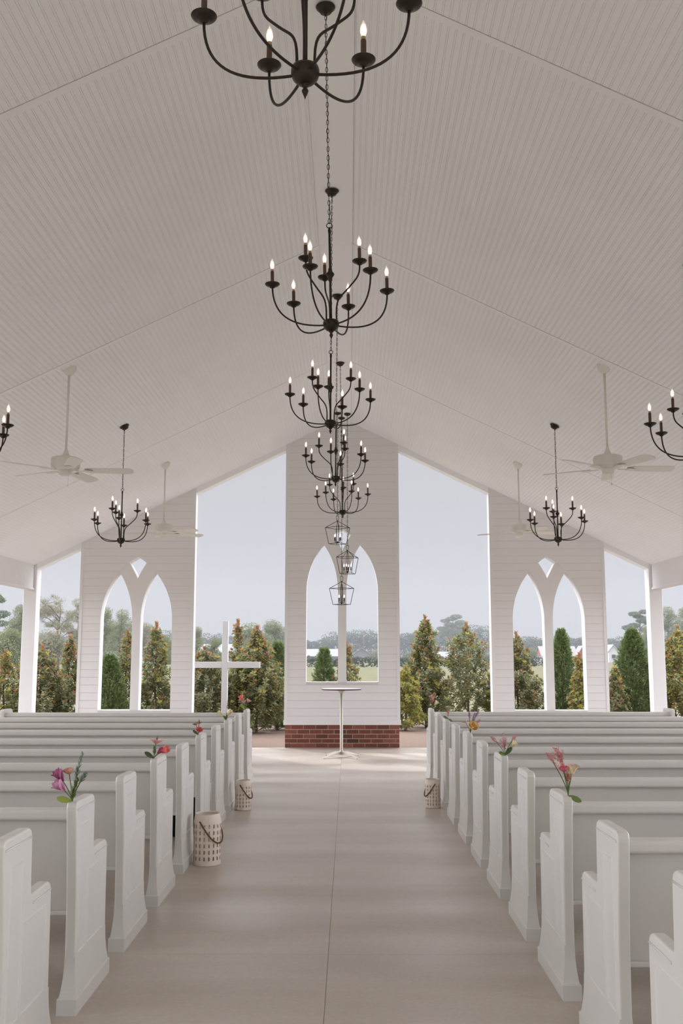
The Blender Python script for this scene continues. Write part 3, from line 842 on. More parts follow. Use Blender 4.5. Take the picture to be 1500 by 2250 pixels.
# ------------------------------------------------------------------ cocktail table
TX, TY = -.002, 15.68
t = empty('cocktail_table', (TX, TY, 0), label='round standing-height table on a single metal column before the brick base', cat='table')
MB().lathe([(.0, 1.018), (.300, 1.018), (.306, 1.022)], 48).lathe([(.306, 1.022), (.308, 1.026), (.308, 1.034), (.305, 1.038)], 48, mi=1).lathe([(.305, 1.038), (.30, 1.041), (.0, 1.041)], 48, mi=2).build('table_top', [table_edge_m, table_edge_m, table_top_m], t)
MB().lathe([(.022, .96), (.030, .985), (.065, 1.012), (.075, 1.018), (.0, 1.018)], 24).build('top_bracket', steel_m, t)
MB().lathe([(.0235, .06), (.0235, .97), (.019, .975)], 20).build('column', steel_m, t)
bs = MB().lathe([(.0, .045), (.036, .045), (.040, .06), (.034, .085), (.026, .10), (.0, .10)], 20).build('base_hub', steel_m, t)
for k in range(4):
    a = R(43 + 90 * k); ca, sa_ = math.cos(a), math.sin(a)
    ft = MB()
    P = [(.02, .088, .044, .022), (.12, .082, .05, .020), (.24, .052, .034, .016), (.34, .022, .016, .012), (.37, .016, .008, .010)]
    vs_ = []
    for r_, zt, zb, hw in P:
        for (dz, sgn) in ((zb, -1), (zb, 1), (zt, 1), (zt, -1)):
            vs_.append((r_ * ca - sgn * hw * sa_, r_ * sa_ + sgn * hw * ca, dz))
    fs = [(0, 1, 2, 3), (16, 19, 18, 17)]
    for i in range(4):
        for q in range(4): fs.append((4 * i + q, 4 * i + (q + 1) % 4, 4 * i + 4 + (q + 1) % 4, 4 * i + 4 + q))
    ft.add(vs_, fs); ft.lathe([(.0, .0), (.014, .0), (.014, .008), (.006, .014)], 12, c=(.355 * ca, .355 * sa_, 0))
    ft.build('foot', steel_m, t, recalc=True)

# ------------------------------------------------------------------ perforated floor lanterns with rope handles
def floor_lantern(x, y, r_, h, nc, nr, rz, tilt, label):
    root = empty('lantern', (x, y, 0), rz, label=label, cat='lantern', group='white perforated lanterns along the aisle')
    mb = MB(); seg = nc * 2; zs = [0.0, .012]
    top = h * .86
    rows = [(.10 * h, 0)]; z = .10 * h; st = (top - .1 * h) / nr
    lv = [0.0, .1 * h]
    for k in range(nr):
        lv += [.1 * h + st * (k + .60), .1 * h + st * (k + 1)]
    lv += [h - .004, h]
    def rr(z_): return r_ * (1 if z_ < .9 * h else 1 - .10 * (z_ - .9 * h) / (.1 * h))
    n = seg
    for q, sg in ((0, 1), (-.0035, -1)):
        vs_ = []; fs = []
        for z_ in lv:
            for k in range(n):
                # alternate wide bar / hole
                a = 2 * PI * (k // 2 + (.0 if k % 2 == 0 else .36)) / nc
                vs_.append(((rr(z_) + q) * math.cos(a), (rr(z_) + q) * math.sin(a), z_ + .002))
        for i in range(len(lv) - 1):
            for k in range(n):
                hole = (k % 2 == 0) and (i >= 1) and (i % 2 == 1) and i < 2 * nr + 1
                if hole: continue
                l = (k + 1) % n; f = (i * n + k, i * n + l, (i + 1) * n + l, (i + 1) * n + k)
                fs.append(f if sg > 0 else f[::-1])
        mb.add(vs_, fs, 0, True)
    mb.lathe([(.0, .002), (r_ - .003, .002), (r_, .003)], 32); mb.lathe([(rr(h), h + .002), (rr(h) + .003, h + .006), (rr(h) - .004, h + .007), (rr(h) - .006, h)], 32)
    mb.build('shade', lantern_paint, root)
    MB().lathe([(.0, .003), (.036, .003), (.036, h * .38), (.0, h * .375)], 18).build('candle', mat('candle_wax', (.82, .74, .62), .5, .4), root)
    # rope bail, fallen to one side
    P = []
    for i in range(17):
        a = PI * i / 16
        px = (r_ + .004) * math.cos(a) ; d = math.sin(a)
        P.append((px, -(.004 + (r_ * 1.05) * d ** .8), h * .88 - math.sin(tilt) * r_ * 1.9 * d ** .9 + .05 * math.sin(2 * a) * 0))
    MB().tube(P, .0055, 7).build('rope_handle', rope_m, root)
floor_lantern(-.957, 7.77, .103, .365, 18, 6, R(62), R(55), 'large white perforated lantern with rope handle on the left of the aisle, nearest')
floor_lantern(-.965, 10.44, .083, .285, 16, 6, R(70), R(60), 'small white perforated lantern at the far left of the aisle')
floor_lantern(.975, 10.58, .078, .280, 16, 6, R(-72), R(60), 'small white perforated lantern at the far right of the aisle')

# black case between pews
b = empty('bag', (-1.30, 8.95, 0), label='black bag standing between the left pews behind the large lantern', cat='bag')
MB().box(-.13, .075, -.09, .07, .002, .40, bev=.02).build('bag_body', black_m, b, recalc=True)
MB().tube(bez((-.06, 0, .395), (-.06, 0, .47), (.02, 0, .47), (.02, 0, .395), 10), .008, 6).build('handle', black_m, b)
MB().box(-.1, .045, -.098, -.088, .08, .26, bev=.004).build('front_pocket', black_m, b, recalc=True)

# dead leaf beside the pew
lf = MB(); lf.add([(0, 0, .002), (.03, .012, .012), (.062, .0, .004), (.03, -.012, .010), (.03, 0, .004)], [(0, 4, 1), (4, 2, 1), (0, 3, 4), (3, 2, 4)])
lf.tube([(-.02, 0, .002), (0, 0, .003)], .0015, 4)
tag(lf.build('dead_leaf', mat('dead_leaf_dark', (.03, .028, .02), .8, .2), loc=(1.205, 4.84, 0)), 'small dark curled leaf on the floor beside a right-hand pew foot', 'leaf')

# ------------------------------------------------------------------ flowers on the pew ends
petal_cols = dict(purple=(.42, .13, .25), mauve=(.62, .32, .46), peach=(.74, .42, .34), coral=(.80, .22, .20), pink=(.82, .42, .40), hot=(.78, .22, .30),
                  pale=(.75, .50, .48), cream=(.78, .70, .48), yellow=(.86, .60, .25), lav=(.42, .28, .38), tan=(.42, .28, .20), dusty=(.68, .38, .36), palegreen=(.50, .52, .30), magenta=(.52, .12, .24))
PM = {k: leaf_mat('petal_' + k, [tuple(c * .85 for c in v), v, tuple(min(1, c * 1.1) for c in v)], rough=.6, trans=.3, spec=.2) for k, v in petal_cols.items()}
GM = {'green': leaf_mat('bouquet_green', [(.10, .15, .03), (.14, .20, .05)], rough=.5, trans=.2), 'euc': leaf_mat('eucalyptus', [(.20, .27, .20), (.26, .32, .25)], rough=.7, trans=.1),
      'lime': leaf_mat('lime_leaf', [(.26, .32, .06), (.3, .36, .08)], rough=.5, trans=.3), 'dark': leaf_mat('dark_leaf', [(.05, .09, .03), (.08, .12, .04)], rough=.4, trans=.1)}
def petal(mb, c, d, up, L, W, curl=.3, mi=0):
    """cupped petal from c in direction d, facing up"""
    d = Vector(d).normalized(); up = Vector(up); sd = d.cross(up)
    sd = sd.normalized() if sd.length > 1e-4 else d.orthogonal().normalized()
    nrm = sd.cross(d).normalized(); c = Vector(c); rows = []
    for t_, w_ in ((0, .18), (.3, .8), (.6, 1), (.85, .75), (1, .12)):
        p = c + d * L * t_ + nrm * curl * L * (t_ ** 2)
        for k in (-1, 0, 1): rows.append(p + sd * k * W * .5 * w_ + nrm * (abs(k) * W * .12))
    fs = []
    for i in range(4):
        for k in range(2): fs.append((3 * i + k, 3 * i + k + 1, 3 * i + k + 4, 3 * i + k + 3))
    mb.add(rows, fs, mi, True)
def bouquet(x, y, z, items, label, seed):
    rnd = random.Random(seed)
    root = empty('flower_bouquet', (x, y, z), label=label, cat='flowers', group='flower posies tucked on the pew ends')
    stems = MB()
    items = [(it[0], it[1] * 1.15, it[2] * 1.0, it[3] * {'rose': 1.4, 'tulip': 1.35, 'daisy': 1.5, 'plume': 1.3, 'leaf': 1.15}.get(it[0], 1.0)) + tuple(it[4:]) for it in items]
    for it in items:
        kind, dx, dz, size, col = it[:5]; dy = it[5] if len(it) > 5 else rnd.uniform(-.015, .01)
        tip = Vector((dx, dy, dz)); d = Vector((dx * 1.4, dy, max(.02, dz) * .9 if abs(dz) > abs(dx) * .3 else dz)).normalized()
        if kind != 'leaf':
            stems.tube(bez((0, 0, -.004), (0, 0, dz * .2), (dx * .5, dy * .5, dz * .6), tuple(tip), 6), .0022, 5)
        mb = MB()
        if kind == 'tulip':
            for k in range(6):
                a = 2 * PI * k / 6; o = d.orthogonal().normalized(); o = Matrix.Rotation(a, 3, d) @ o
                petal(mb, tip - d * size * .3, d + o * .38, o * -1, size, size * .55, -.12 if k % 2 else .05)
            mb.build('tulip', PM[col], root)
        elif kind == 'rose':
            for ring_, (sp, n, L) in enumerate(((.15, 4, .55), (.5, 6, .75), (.95, 7, .9), (1.5, 8, 1.0))):
                for k in range(n):
                    a = 2 * PI * (k + .5 * ring_) / n; o = Matrix.Rotation(a, 3, d) @ d.orthogonal().normalized()
                    petal(mb, tip - d * size * .15, d + o * sp, -o, size * L * .62, size * .5, .18)
            mb.build('rose', PM[col], root)
        elif kind == 'daisy':
            for k in range(12):
                a = 2 * PI * k / 12 + rnd.uniform(-.1, .1); o = Matrix.Rotation(a, 3, d) @ d.orthogonal().normalized()
                petal(mb, tip, o + d * .5, d, size * .6, size * .28, .1)
            mb.build('daisy', PM[col], root)
        elif kind == 'spike':
            for k in range(46):
                t_ = k / 46; a = k * 2.4; o = Matrix.Rotation(a, 3, d) @ d.orthogonal().normalized()
                petal(mb, tip + d * (size * (t_ - .2)), o + d * .8, d, .010 * (1.25 - t_), .007 * (1.2 - t_), .1)
            mb.tube([tip - d * size * .3, tip + d * size * .8], .0012, 4); mb.build('flower_spike', PM[col], root)
        elif kind == 'plume':
            for br in range(9):
                a = br * 2.4; o = Matrix.Rotation(a, 3, d) @ d.orthogonal().normalized(); dd = (d + o * rnd.uniform(.25, .75)).normalized(); b0 = tip + d * size * rnd.uniform(-.35, .3); L = size * rnd.uniform(.45, .8)
                mb.tube([b0, b0 + dd * L], .0009, 4)
                for k in range(22):
                    p = b0 + dd * L * (k / 21) + Vector((rnd.gauss(0, 1), rnd.gauss(0, 1), rnd.gauss(0, 1))) * .0035
                    petal(mb, p, Vector((rnd.uniform(-1, 1), rnd.uniform(-1, 1), rnd.uniform(-.3, 1))), dd, .0085, .006, .2)
            mb.build('flower_plume', PM[col], root)
        elif kind == 'sprig':
            for k in range(26):
                t_ = k / 25; a = k * 2.4; o = Matrix.Rotation(a, 3, d) @ d.orthogonal().normalized()
                petal(mb, tip + d * size * (t_ - .5), o * .8 + d, d, .026 * (1.2 - t_ * .6), .007, .15)
            mb.tube([tip - d * size * .6, tip + d * size * .5], .0012, 4); mb.build('greenery_sprig', GM.get(col) or PM[col], root)
        elif kind == 'leaf':
            petal(mb, (0, dy, 0), (dx, dy, dz), (-dz, -.4, abs(dx)), size, size * .42, .12)
            mb.build('leaf', GM[col], root)
    stems.build('stems', GM['green'], root)
bz = .906
yl = lambda k: LY(k) - .008; yr = lambda k: RY(k) - .008
bouquet(-1.125, yl(1), bz, [('tulip', -.040, .105, .048, 'purple', -.03), ('tulip', -.034, .062, .05, 'mauve', -.035), ('rose', -.014, .125, .042, 'peach'), ('sprig', .020, .155, .10, 'euc'), ('sprig', .006, .075, .13, 'euc'), ('sprig', .038, .100, .05, 'euc'), ('leaf', -.05, .012, .06, 'lime'), ('sprig', .008, .05, .09, 'green')], 'bouquet with purple and mauve tulips and eucalyptus on a left pew end', 1)
bouquet(-1.125, yl(3), bz, [('daisy', .006, .085, .055, 'pink'), ('tulip', .052, .045, .05, 'coral', -.03), ('tulip', .030, .040, .04, 'magenta', -.02), ('leaf', -.05, .04, .06, 'dark'), ('leaf', -.03, .02, .05, 'green'), ('spike', .012, .115, .03, 'lav'), ('sprig', .0, .04, .05, 'green')], 'bouquet of pink daisy and coral tulip with dark leaves on a left pew end', 2)
bouquet(-1.125, yl(5), bz, [('rose', .006, .03, .05, 'coral', -.02), ('daisy', -.014, .075, .04, 'tan'), ('daisy', .004, .085, .035, 'tan'), ('leaf', -.04, .035, .05, 'dark'), ('spike', .004, .1, .03, 'tan')], 'small coral flower with tan dried blooms on a left pew end', 3)
bouquet(-1.125, yl(7), bz, [('tulip', -.045, .055, .05, 'cream'), ('tulip', .022, .062, .055, 'cream'), ('spike', .006, .13, .09, 'lav'), ('leaf', .01, .05, .05, 'green'), ('leaf', -.02, .05, .045, 'green')], 'cream tulips with a purple lavender spike on a left pew end', 4)
bouquet(-1.125, yl(9), bz, [('tulip', -.035, .125, .06, 'coral'), ('rose', .028, .098, .055, 'pale'), ('rose', -.012, .085, .05, 'pale'), ('sprig', .0, .05, .08, 'green'), ('leaf', -.04, .06, .06, 'lime')], 'coral tulip with pale pink blooms on the left pew end nearest the altar', 5)
bouquet(1.128, yr(9), bz, [('plume', .0, .10, .055, 'pink'), ('daisy', -.018, .14, .04, 'pale'), ('tulip', .03, .06, .05, 'cream'), ('rose', .005, .09, .035, 'hot')], 'bright pink plume and cream bloom on the right pew end nearest the altar', 6)
bouquet(1.128, yr(7), bz, [('rose', .008, .10, .055, 'palegreen'), ('plume', .0, .055, .045, 'peach'), ('leaf', -.035, .02, .05, 'green'), ('leaf', .03, -.02, .045, 'green')], 'pale green and peach posy with green leaves on a right pew end', 7)
bouquet(1.128, yr(5), bz, [('rose', .012, .045, .078, 'yellow', -.04), ('sprig', .025, .125, .07, 'lav'), ('sprig', .05, .15, .06, 'lav'), ('sprig', -.005, .14, .05, 'lav'), ('daisy', -.03, .085, .04, 'pale'), ('sprig', .055, .09, .04, 'dusty')], 'large yellow-orange rose with purple sprigs on a right pew end', 8)
bouquet(1.128, yr(3), bz, [('plume', -.005, .065, .07, 'dusty'), ('sprig', -.06, .10, .05, 'dusty'), ('sprig', .045, .10, .04, 'dusty'), ('tulip', .038, .06, .045, 'cream'), ('leaf', .035, .045, .06, 'dark'), ('leaf', -.035, .02, .05, 'green'), ('leaf', .02, .03, .05, 'dark')], 'dusty pink plume with dark green leaves on a right pew end', 9)
bouquet(1.128, yr(1), bz, [('plume', -.020, .125, .065, 'pink'), ('plume', -.030, .175, .05, 'dusty'), ('sprig', -.065, .165, .05, 'dusty'), ('rose', -.018, .115, .036, 'hot', -.02), ('tulip', .012, .10, .045, 'cream'), ('daisy', .022, .125, .035, 'pale'), ('plume', .0, .07, .04, 'peach'), ('leaf', .022, -.012, .055, 'green')], 'tall bouquet of coral plumes with cream bloom on a right pew end', 10)

# ------------------------------------------------------------------ wooden cross outside
cr = empty('cross', (-2.16, 18.5, 0), label='plain white wooden cross standing outside the left opening', cat='cross')
MB().box(-.055, .055, -.05, .05, -.02, 2.178, bev=.004).build('upright', white_trim, cr, recalc=True)
MB().box(-.65, -.056, -.05, .05, 1.322, 1.432, bev=.004).box(.056, .645, -.05, .05, 1.322, 1.432, bev=.004).build('crossbar', white_trim, cr, recalc=True)

# ------------------------------------------------------------------ grounds
def plane(name, x0, x1, y0, y1, z, m, label):
    o = MB().add([(x0, y0, z), (x1, y0, z), (x1, y1, z), (x0, y1, z)], [(0, 1, 2, 3)]).build(name, m)
    return struct(o, label)
plane('ground', -900, 900, -200, 1500, -.16, grass_m, 'pale green field around the chapel')
# mulch bed: low raised slab round the building end
MB_ = MB(); MB_.box(-14, 14, 17.32, 24.3, -.25, -.02); MB_.box(-9.5, -5.78, 6, 17.3, -.25, -.025); MB_.box(5.78, 9.5, 6, 17.3, -.25, -.025)
struct(MB_.build('ground_bed', straw_m), 'reddish pine straw bed outside the altar wall')
mp = MB().prism([(4.2, 24.5), (9.0, 24.4), (14, 44), (11.0, 44)], -.158, -.14, 'z')
struct(mp.build('path', path_m, recalc=True), 'pale gravel path')

def X_(px, Y): return CAMX + (px - 765) / F * Y
def Z_(py, Y): return CAMZ + (1440 - py) / F * Y

def leaf_geo(mb, p, d, nrm, L, W, mi, blunt=.62):
    """one folded, bent leaf: two halves meeting at the midrib"""
    sd = d.cross(nrm)
    if sd.length < 1e-4: sd = d.orthogonal()
    sd.normalize(); n2 = sd.cross(d)
    e1 = sd * (W * .5); u1 = n2 * (W * .16); b1 = p + d * (L * .34); b2 = p + d * (L * .74) - n2 * (L * .05); tip = p + d * L - n2 * (L * .14)
    e2 = e1 * blunt * 1.2; o = len(mb.v)
    mb.v.extend([tuple(p), tuple(b1 + e1 + u1), tuple(b2 + e2 + u1), tuple(tip), tuple(b2 - e2 + u1), tuple(b1 - e1 + u1)])
    mb.f.append((o, o + 3, o + 2, o + 1)); mb.f.append((o, o + 5, o + 4, o + 3)); mb.m += [mi, mi]; mb.sm += [False, False]

def magnolia(x, y, h, r0, seed, label, dens=1.0, tips=.35, pale=.12, prof=None, lean=0.0, gap=0.0, up=.75):
    """broad leaved evergreen: leafy ascending branches, each ending in a tuft of new growth"""
    rnd = random.Random(seed)
    root = empty('magnolia_shrub', (x, y, -.02), label=label, cat='shrub', group='young magnolias planted outside the altar wall')
    prof = prof or (lambda t_: (1 - t_) ** .85 * (.86 + .14 * min(1, t_ * 6)) + .05)
    st = MB(); lv = MB()
    H = h * .93
    st.tube([(lean * H * (i / 8) ** 1.5 + .012 * math.sin(i), .012 * math.cos(i * 2), H * i / 8) for i in range(9)], [.028 * (1 - i / 9.0) + .003 for i in range(9)], 6)
    Z = Vector((0, 0, 1))
    def tuft(p, ax, n_, L0, mi, spread):
        ph = rnd.uniform(0, 6); o0 = ax.orthogonal().normalized()
        for k in range(n_):
            pr = Matrix.Rotation(ph + k * 2.4, 3, ax) @ o0
            d = (ax + pr * rnd.uniform(*spread)).normalized(); L = L0 * rnd.uniform(.75, 1.2)
            leaf_geo(lv, p, d, (ax - pr * .35).normalized(), L, L * rnd.uniform(.34, .44), mi)
    def branch(p0, d0, L, lvl, t_):
        n_ = max(3, int(L / .042)); p = p0.copy(); d = d0.copy(); pts = [tuple(p)]; ph = rnd.uniform(0, 6)
        for i in range(n_):
            d = (d + Z * (.11 * up) + Vector((rnd.gauss(0, .07), rnd.gauss(0, .07), rnd.gauss(0, .04)))).normalized()
            p = p + d * (L / n_); pts.append(tuple(p)); f = (i + 1) / n_
            if f > .22 and rnd.random() > gap * .5:
                o0 = d.orthogonal().normalized()
                for k in range(3):
                    pr = Matrix.Rotation(ph + i * 1.3 + k * 2.1, 3, d) @ o0
                    dd = (d * .55 + pr + Vector((0, 0, -.10))).normalized(); LL = rnd.uniform(.06, .10)
                    mi = 2 if rnd.random() < pale * 1.3 else 0
                    leaf_geo(lv, p, dd, (d - pr * .4 + Z * .3).normalized(), LL, LL * rnd.uniform(.36, .46), mi)
            if lvl == 0 and .3 < f < .9 and rnd.random() < .36 * dens:
                a_ = rnd.uniform(0, 6.28); pr = Matrix.Rotation(a_, 3, d) @ d.orthogonal().normalized()
                branch(p, (d * .7 + pr * .8 + Z * .2).normalized(), L * (1 - f * .5) * rnd.uniform(.3, .5) + .05, 1, t_)
        if len(pts) > 3: st.tube(pts[::2] if len(pts) % 2 else pts[::2] + [pts[-1]], .0045 if lvl == 0 else .003, 4, caps=False)
        new = rnd.random() < tips * (.35 + 1.1 * t_)
        tuft(p, d, rnd.randint(6, 9), .072 if new else .085, 1 if new else (2 if rnd.random() < pale * 2 else 0), (.2, .65) if new else (.5, 1.3))
    nb = int(42 * dens * h)
    for b in range(nb):
        t_ = (b + rnd.random()) / nb; a = b * 2.39996 + rnd.uniform(-.35, .35)
        lobe = rnd.uniform(.62, 1.15); L = r0 * prof(t_) * lobe * 1.42
        z = .05 + t_ * (h * .90)
        z = max(.04, z - L * .28)
        o = Vector((math.cos(a), math.sin(a) * .9, 0))
        branch(Vector((lean * H * t_ ** 1.5, 0, z)), (o + Z * (.18 + .5 * t_)).normalized(), max(.08, L), 0, t_)
    for k in range(4):
        tuft(Vector((lean * H, 0, H - .02 + k * .035)), Z, 9, .10, 1 if tips > .3 else 0, (.15, .5))
    lv.build('foliage', [mag_leaf, mag_new, mag_pale], root)
    st.build('stem', bark_m, root)

def cedar(x, y, h, r0, seed, label, dens=1.0, ragged=.15):
    rnd = random.Random(seed)
    root = empty('cedar_shrub', (x, y, -.02), label=label, cat='shrub', group='young conifers planted outside the altar wall')
    lv = MB(); st = MB()
    st.tube([(0, 0, h * .95 * i / 6) for i in range(7)], [.028 * (1 - i / 7) + .003 for i in range(7)], 6)
    n = int(2600 * dens * h * r0)
    for i in range(n):
        t_ = rnd.random() ** 1.2; a = rnd.uniform(0, 2 * PI)
        rr = r0 * (1 - t_) ** .62 * (.86 + .14 * min(1, t_ * 8)) * (1 + ragged * math.sin(a * 5 + t_ * 20 + seed)) + .015
        q = rnd.random() ** .45; z = .04 + t_ * h
        o = Vector((math.cos(a), math.sin(a), 0)); base = Vector((o.x * rr * q, o.y * rr * q * .9, z))
        ax = (o * rnd.uniform(.5, 1) + Vector((rnd.gauss(0, .25), rnd.gauss(0, .25), rnd.uniform(.35, 1.0)))).normalized()
        if i % 25 == 0: st.tube([(0, 0, max(0, z - .2)), tuple(base)], [.006, .002], 4)
        for k in range(7):
            b_ = k * 2.4 + i; pr = Matrix.Rotation(b_, 3, ax) @ ax.orthogonal().normalized()
            d = (ax + pr * .75).normalized(); L = rnd.uniform(.03, .06)
            leaf_geo(lv, base + ax * (k * .011), d, pr, L, L * .26, 0)
    lv.build('foliage', cedar_leaf, root); st.build('stem', bark_m, root)

def shrub_at(kind, px, pytop, Y, halfpx, seed, label, **k):
    h = Z_(pytop, Y); r0 = halfpx / F * Y
    (magnolia if kind == 'm' else cedar)(X_(px, Y), Y, h + .02, r0, seed, label, **k)
dense = lambda t_: min(1, (1 - t_) * 1.9 + .10)
shrub_at('m', 18, 1432, 20.8, 42, 11, 'magnolia with yellow leaves seen left of the left corner post', pale=.3, gap=.15)
shrub_at('m', 98, 1420, 20.6, 58, 12, 'broad red-brown magnolia between the left corner post and the left wall panel', tips=.5, prof=dense)
shrub_at('m', 158, 1398, 21.2, 40, 13, 'taller thin magnolia touching the left edge of the left wall panel', tips=.5)
shrub_at('c', 246, 1448, 20.4, 46, 14, 'bright green feathery conifer low in the first lancet of the left window', dens=1.7)
shrub_at('m', 283, 1386, 21.6, 34, 15, 'slender magnolia behind the left window mullion', tips=.5, prof=lambda t_: .75 * (1 - t_) ** .5 + .08)
shrub_at('m', 346, 1368, 20.9, 50, 16, 'pointed magnolia in the second lancet of the left window', tips=.4)
shrub_at('m', 452, 1425, 20.7, 62, 17, 'magnolia behind the left arm of the cross', tips=.35, prof=dense)
shrub_at('m', 566, 1376, 20.75, 66, 18, 'large leafy magnolia beside the centre wall panel, right of the cross', tips=.45, prof=lambda t_: min(1, (1 - t_) * 1.5 + .04), pale=.2, dens=1.15)
shrub_at('m', 524, 1362, 21.3, 26, 19, 'tall wispy magnolia top just right of the cross', tips=.7, dens=.8, gap=.25)
shrub_at('c', 612, 1420, 21.6, 40, 20, 'upright conifer half hidden by the centre wall panel at its left', dens=1.3)
shrub_at('c', 712, 1432, 22.2, 34, 21, 'conifer seen low through the left lancet of the centre window', dens=1.3)
shrub_at('m', 760, 1412, 22.0, 36, 22, 'bronze-tipped magnolia behind the centre window mullion', tips=.6, pale=.2)
shrub_at('m', 932, 1352, 22.3, 64, 23, 'tall cone-shaped magnolia right of the centre wall panel', tips=.5, pale=.15, dens=1.1)
shrub_at('m', 1022, 1368, 22.6, 56, 24, 'airy silver-leaved magnolia left of the right wall panel', tips=.55, dens=.75, gap=.25, prof=lambda t_: .62 + .38 * math.sin(t_ * PI) if t_ < .75 else max(.1, (1 - t_) * 2.4))
shrub_at('m', 888, 1470, 21.4, 30, 25, 'low yellow-green shrub at the right foot of the centre wall panel', tips=.1, pale=.6, prof=dense)
shrub_at('m', 1078, 1480, 22.8, 26, 26, 'low yellow magnolia at the left edge of the right wall panel', tips=.2, pale=.5)
shrub_at('m', 1130, 1390, 22.4, 62, 27, 'magnolia leaning into the first lancet of the right window', tips=.5)
shrub_at('c', 1228, 1392, 22.6, 36, 28, 'tall narrow conifer in the second lancet of the right window', dens=1.6)
shrub_at('m', 1266, 1440, 21.8, 26, 29, 'small yellow-green magnolia in the second lancet of the right window', tips=.4, pale=.45)
shrub_at('c', 1382, 1392, 22.2, 58, 30, 'wide dark green conifer left of the right corner post', dens=1.7)
shrub_at('m', 1342, 1470, 21.6, 30, 31, 'small bronze magnolia at the right edge of the right wall panel', tips=.5)
shrub_at('m', 1482, 1376, 21.8, 50, 32, 'magnolia with yellow leaves right of the right corner post', tips=.35, pale=.4, prof=dense)

# ------------------------------------------------------------------ distance
def crown(mb, c, rx, ry, rz_, n, size, rnd, mi=0, hollow=.55):
    for i in range(n):
        u = Vector((rnd.gauss(0, 1), rnd.gauss(0, 1), rnd.gauss(0, 1))).normalized(); q = hollow + (1 - hollow) * rnd.random()
        p = Vector((c[0] + u.x * rx * q, c[1] + u.y * ry * q, c[2] + u.z * rz_ * q))
        d = Vector((rnd.gauss(0, 1), rnd.gauss(0, 1), rnd.gauss(0, .7))).normalized(); s = size * rnd.uniform(.6, 1.3)
        sd = d.orthogonal().normalized(); sd = Matrix.Rotation(rnd.uniform(0, 6.28), 3, d) @ sd
        o = len(mb.v); mb.v.extend([tuple(p - d * s * .5), tuple(p + sd * s * .4), tuple(p + d * s * .5), tuple(p - sd * s * .4)])
        mb.f.append((o, o + 1, o + 2, o + 3)); mb.m.append(mi); mb.sm.append(False)
def tree(px, pytop, Y, halfpx, seed, label, kind='leafy', dens=1.0, name='tree'):
    rnd = random.Random(seed); h = Z_(pytop, Y) + .16; r0 = halfpx / F * Y
    root = empty('pine_tree' if kind == 'pine' else 'tree', (X_(px, Y), Y, -.16), label=label, cat='tree', group='trees beyond the field')
    mb = MB(); st = MB(); m = {'leafy': tree_leaf, 'dry': tree_dry, 'pine': pine_leaf, 'bare': tree_dry}[kind]
    tr = h * .022
    st.tube([(r0 * .04 * math.sin(i * 1.3), 0, h * .95 * i / 7) for i in range(8)], [tr * (1 - i / 8) + .02 for i in range(8)], 7)
    n = {'leafy': 16, 'dry': 13, 'pine': 13, 'bare': 9}[kind]
    for i in range(n):
        a = rnd.uniform(0, 6.28); t_ = (i + .5) / n
        if kind == 'pine': z = h * (.42 + .55 * t_); rr = r0 * (1.05 - .75 * t_) * rnd.uniform(.4, 1); s = r0 * rnd.uniform(.28, .42); sz = s * .42
        elif kind == 'bare': z = h * (.45 + .5 * t_); rr = r0 * rnd.uniform(.3, .95); s = r0 * rnd.uniform(.18, .34); sz = s * .6
        else: z = h * (.18 + .72 * t_); rr = r0 * math.sin(PI * min(1, t_ * .75 + .22)) * rnd.uniform(.2, .75); s = r0 * rnd.uniform(.34, .55); sz = s * .75
        c = (rr * math.cos(a), rr * math.sin(a), z); z0 = z - rr * .55
        st.tube([(0, 0, max(h * .15, z0)), (c[0] * .55, c[1] * .55, z - rr * .12), c], [tr * .42, tr * .26, tr * .08], 5)
        if kind == 'bare':
            for q in range(9):
                b_ = rnd.uniform(0, 6.28); e_ = Vector((math.cos(b_), math.sin(b_), rnd.uniform(-.1, 1.0))) * s * rnd.uniform(.8, 1.7); q0 = Vector(c) * rnd.uniform(.75, 1); q0.z = c[2] - rnd.uniform(0, .2) * rr
                q1 = q0 + e_
                st.tube([tuple(q0), tuple(q0 + e_ * .5 + Vector((0, 0, .12))), tuple(q1)], [tr * .11, tr * .07, .015], 4)
                for u_ in range(3):
                    e2 = Vector((rnd.gauss(0, 1), rnd.gauss(0, 1), rnd.uniform(0, 1))).normalized() * s * .55
                    st.tube([tuple(q0 + e_ * rnd.uniform(.4, .9)), tuple(q0 + e_ * .7 + e2)], [tr * .05, .012], 3)
                crown(mb, tuple(q1), s * .62, s * .62, s * .42, int(150 * dens), s * .085, rnd, hollow=.1)
        crown(mb, c, s, s, sz, int((900 if kind != 'bare' else 260) * dens), max(.08, s * .11), rnd)
    mb.build('foliage', m, root); st.build('trunk', bark_m, root)
tree(-20, 1296, 120, 62, 41, 'pale green pine at the far left edge beyond the field', 'pine', 1.3)
tree(28, 1385, 105, 60, 42, 'bushy green tree left of the left corner post', 'leafy')
tree(48, 1322, 140, 40, 47, 'slim green tree just left of the left corner post', 'leafy')
tree(132, 1318, 125, 62, 43, 'tall brownish tree with bare spreading limbs seen beside the left corner post', 'bare', 1.5)
tree(110, 1395, 118, 62, 44, 'low dry olive-coloured tree beneath the bare-limbed one', 'dry')
tree(176, 1306, 150, 34, 45, 'dry tree whose top pokes out at the left wall panel edge', 'dry')
tree(226, 1330, 150, 44, 46, 'green tree at the left side of the left gothic window', 'leafy', .8)
tree(268, 1334, 140, 34, 48, 'light green tree filling the first lancet of the left window', 'leafy', .8)
tree(322, 1368, 160, 40, 49, 'grey-green round tree low in the second lancet of the left window', 'dry')
tree(366, 1396, 120, 34, 50, 'bright green bush at the right edge of the left window', 'leafy')
tree(436, 1374, 150, 26, 51, 'dark green tree just right of the left wall panel', 'leafy')
tree(474, 1400, 110, 26, 52, 'pale sapling left of the upright of the cross', 'leafy', .7)
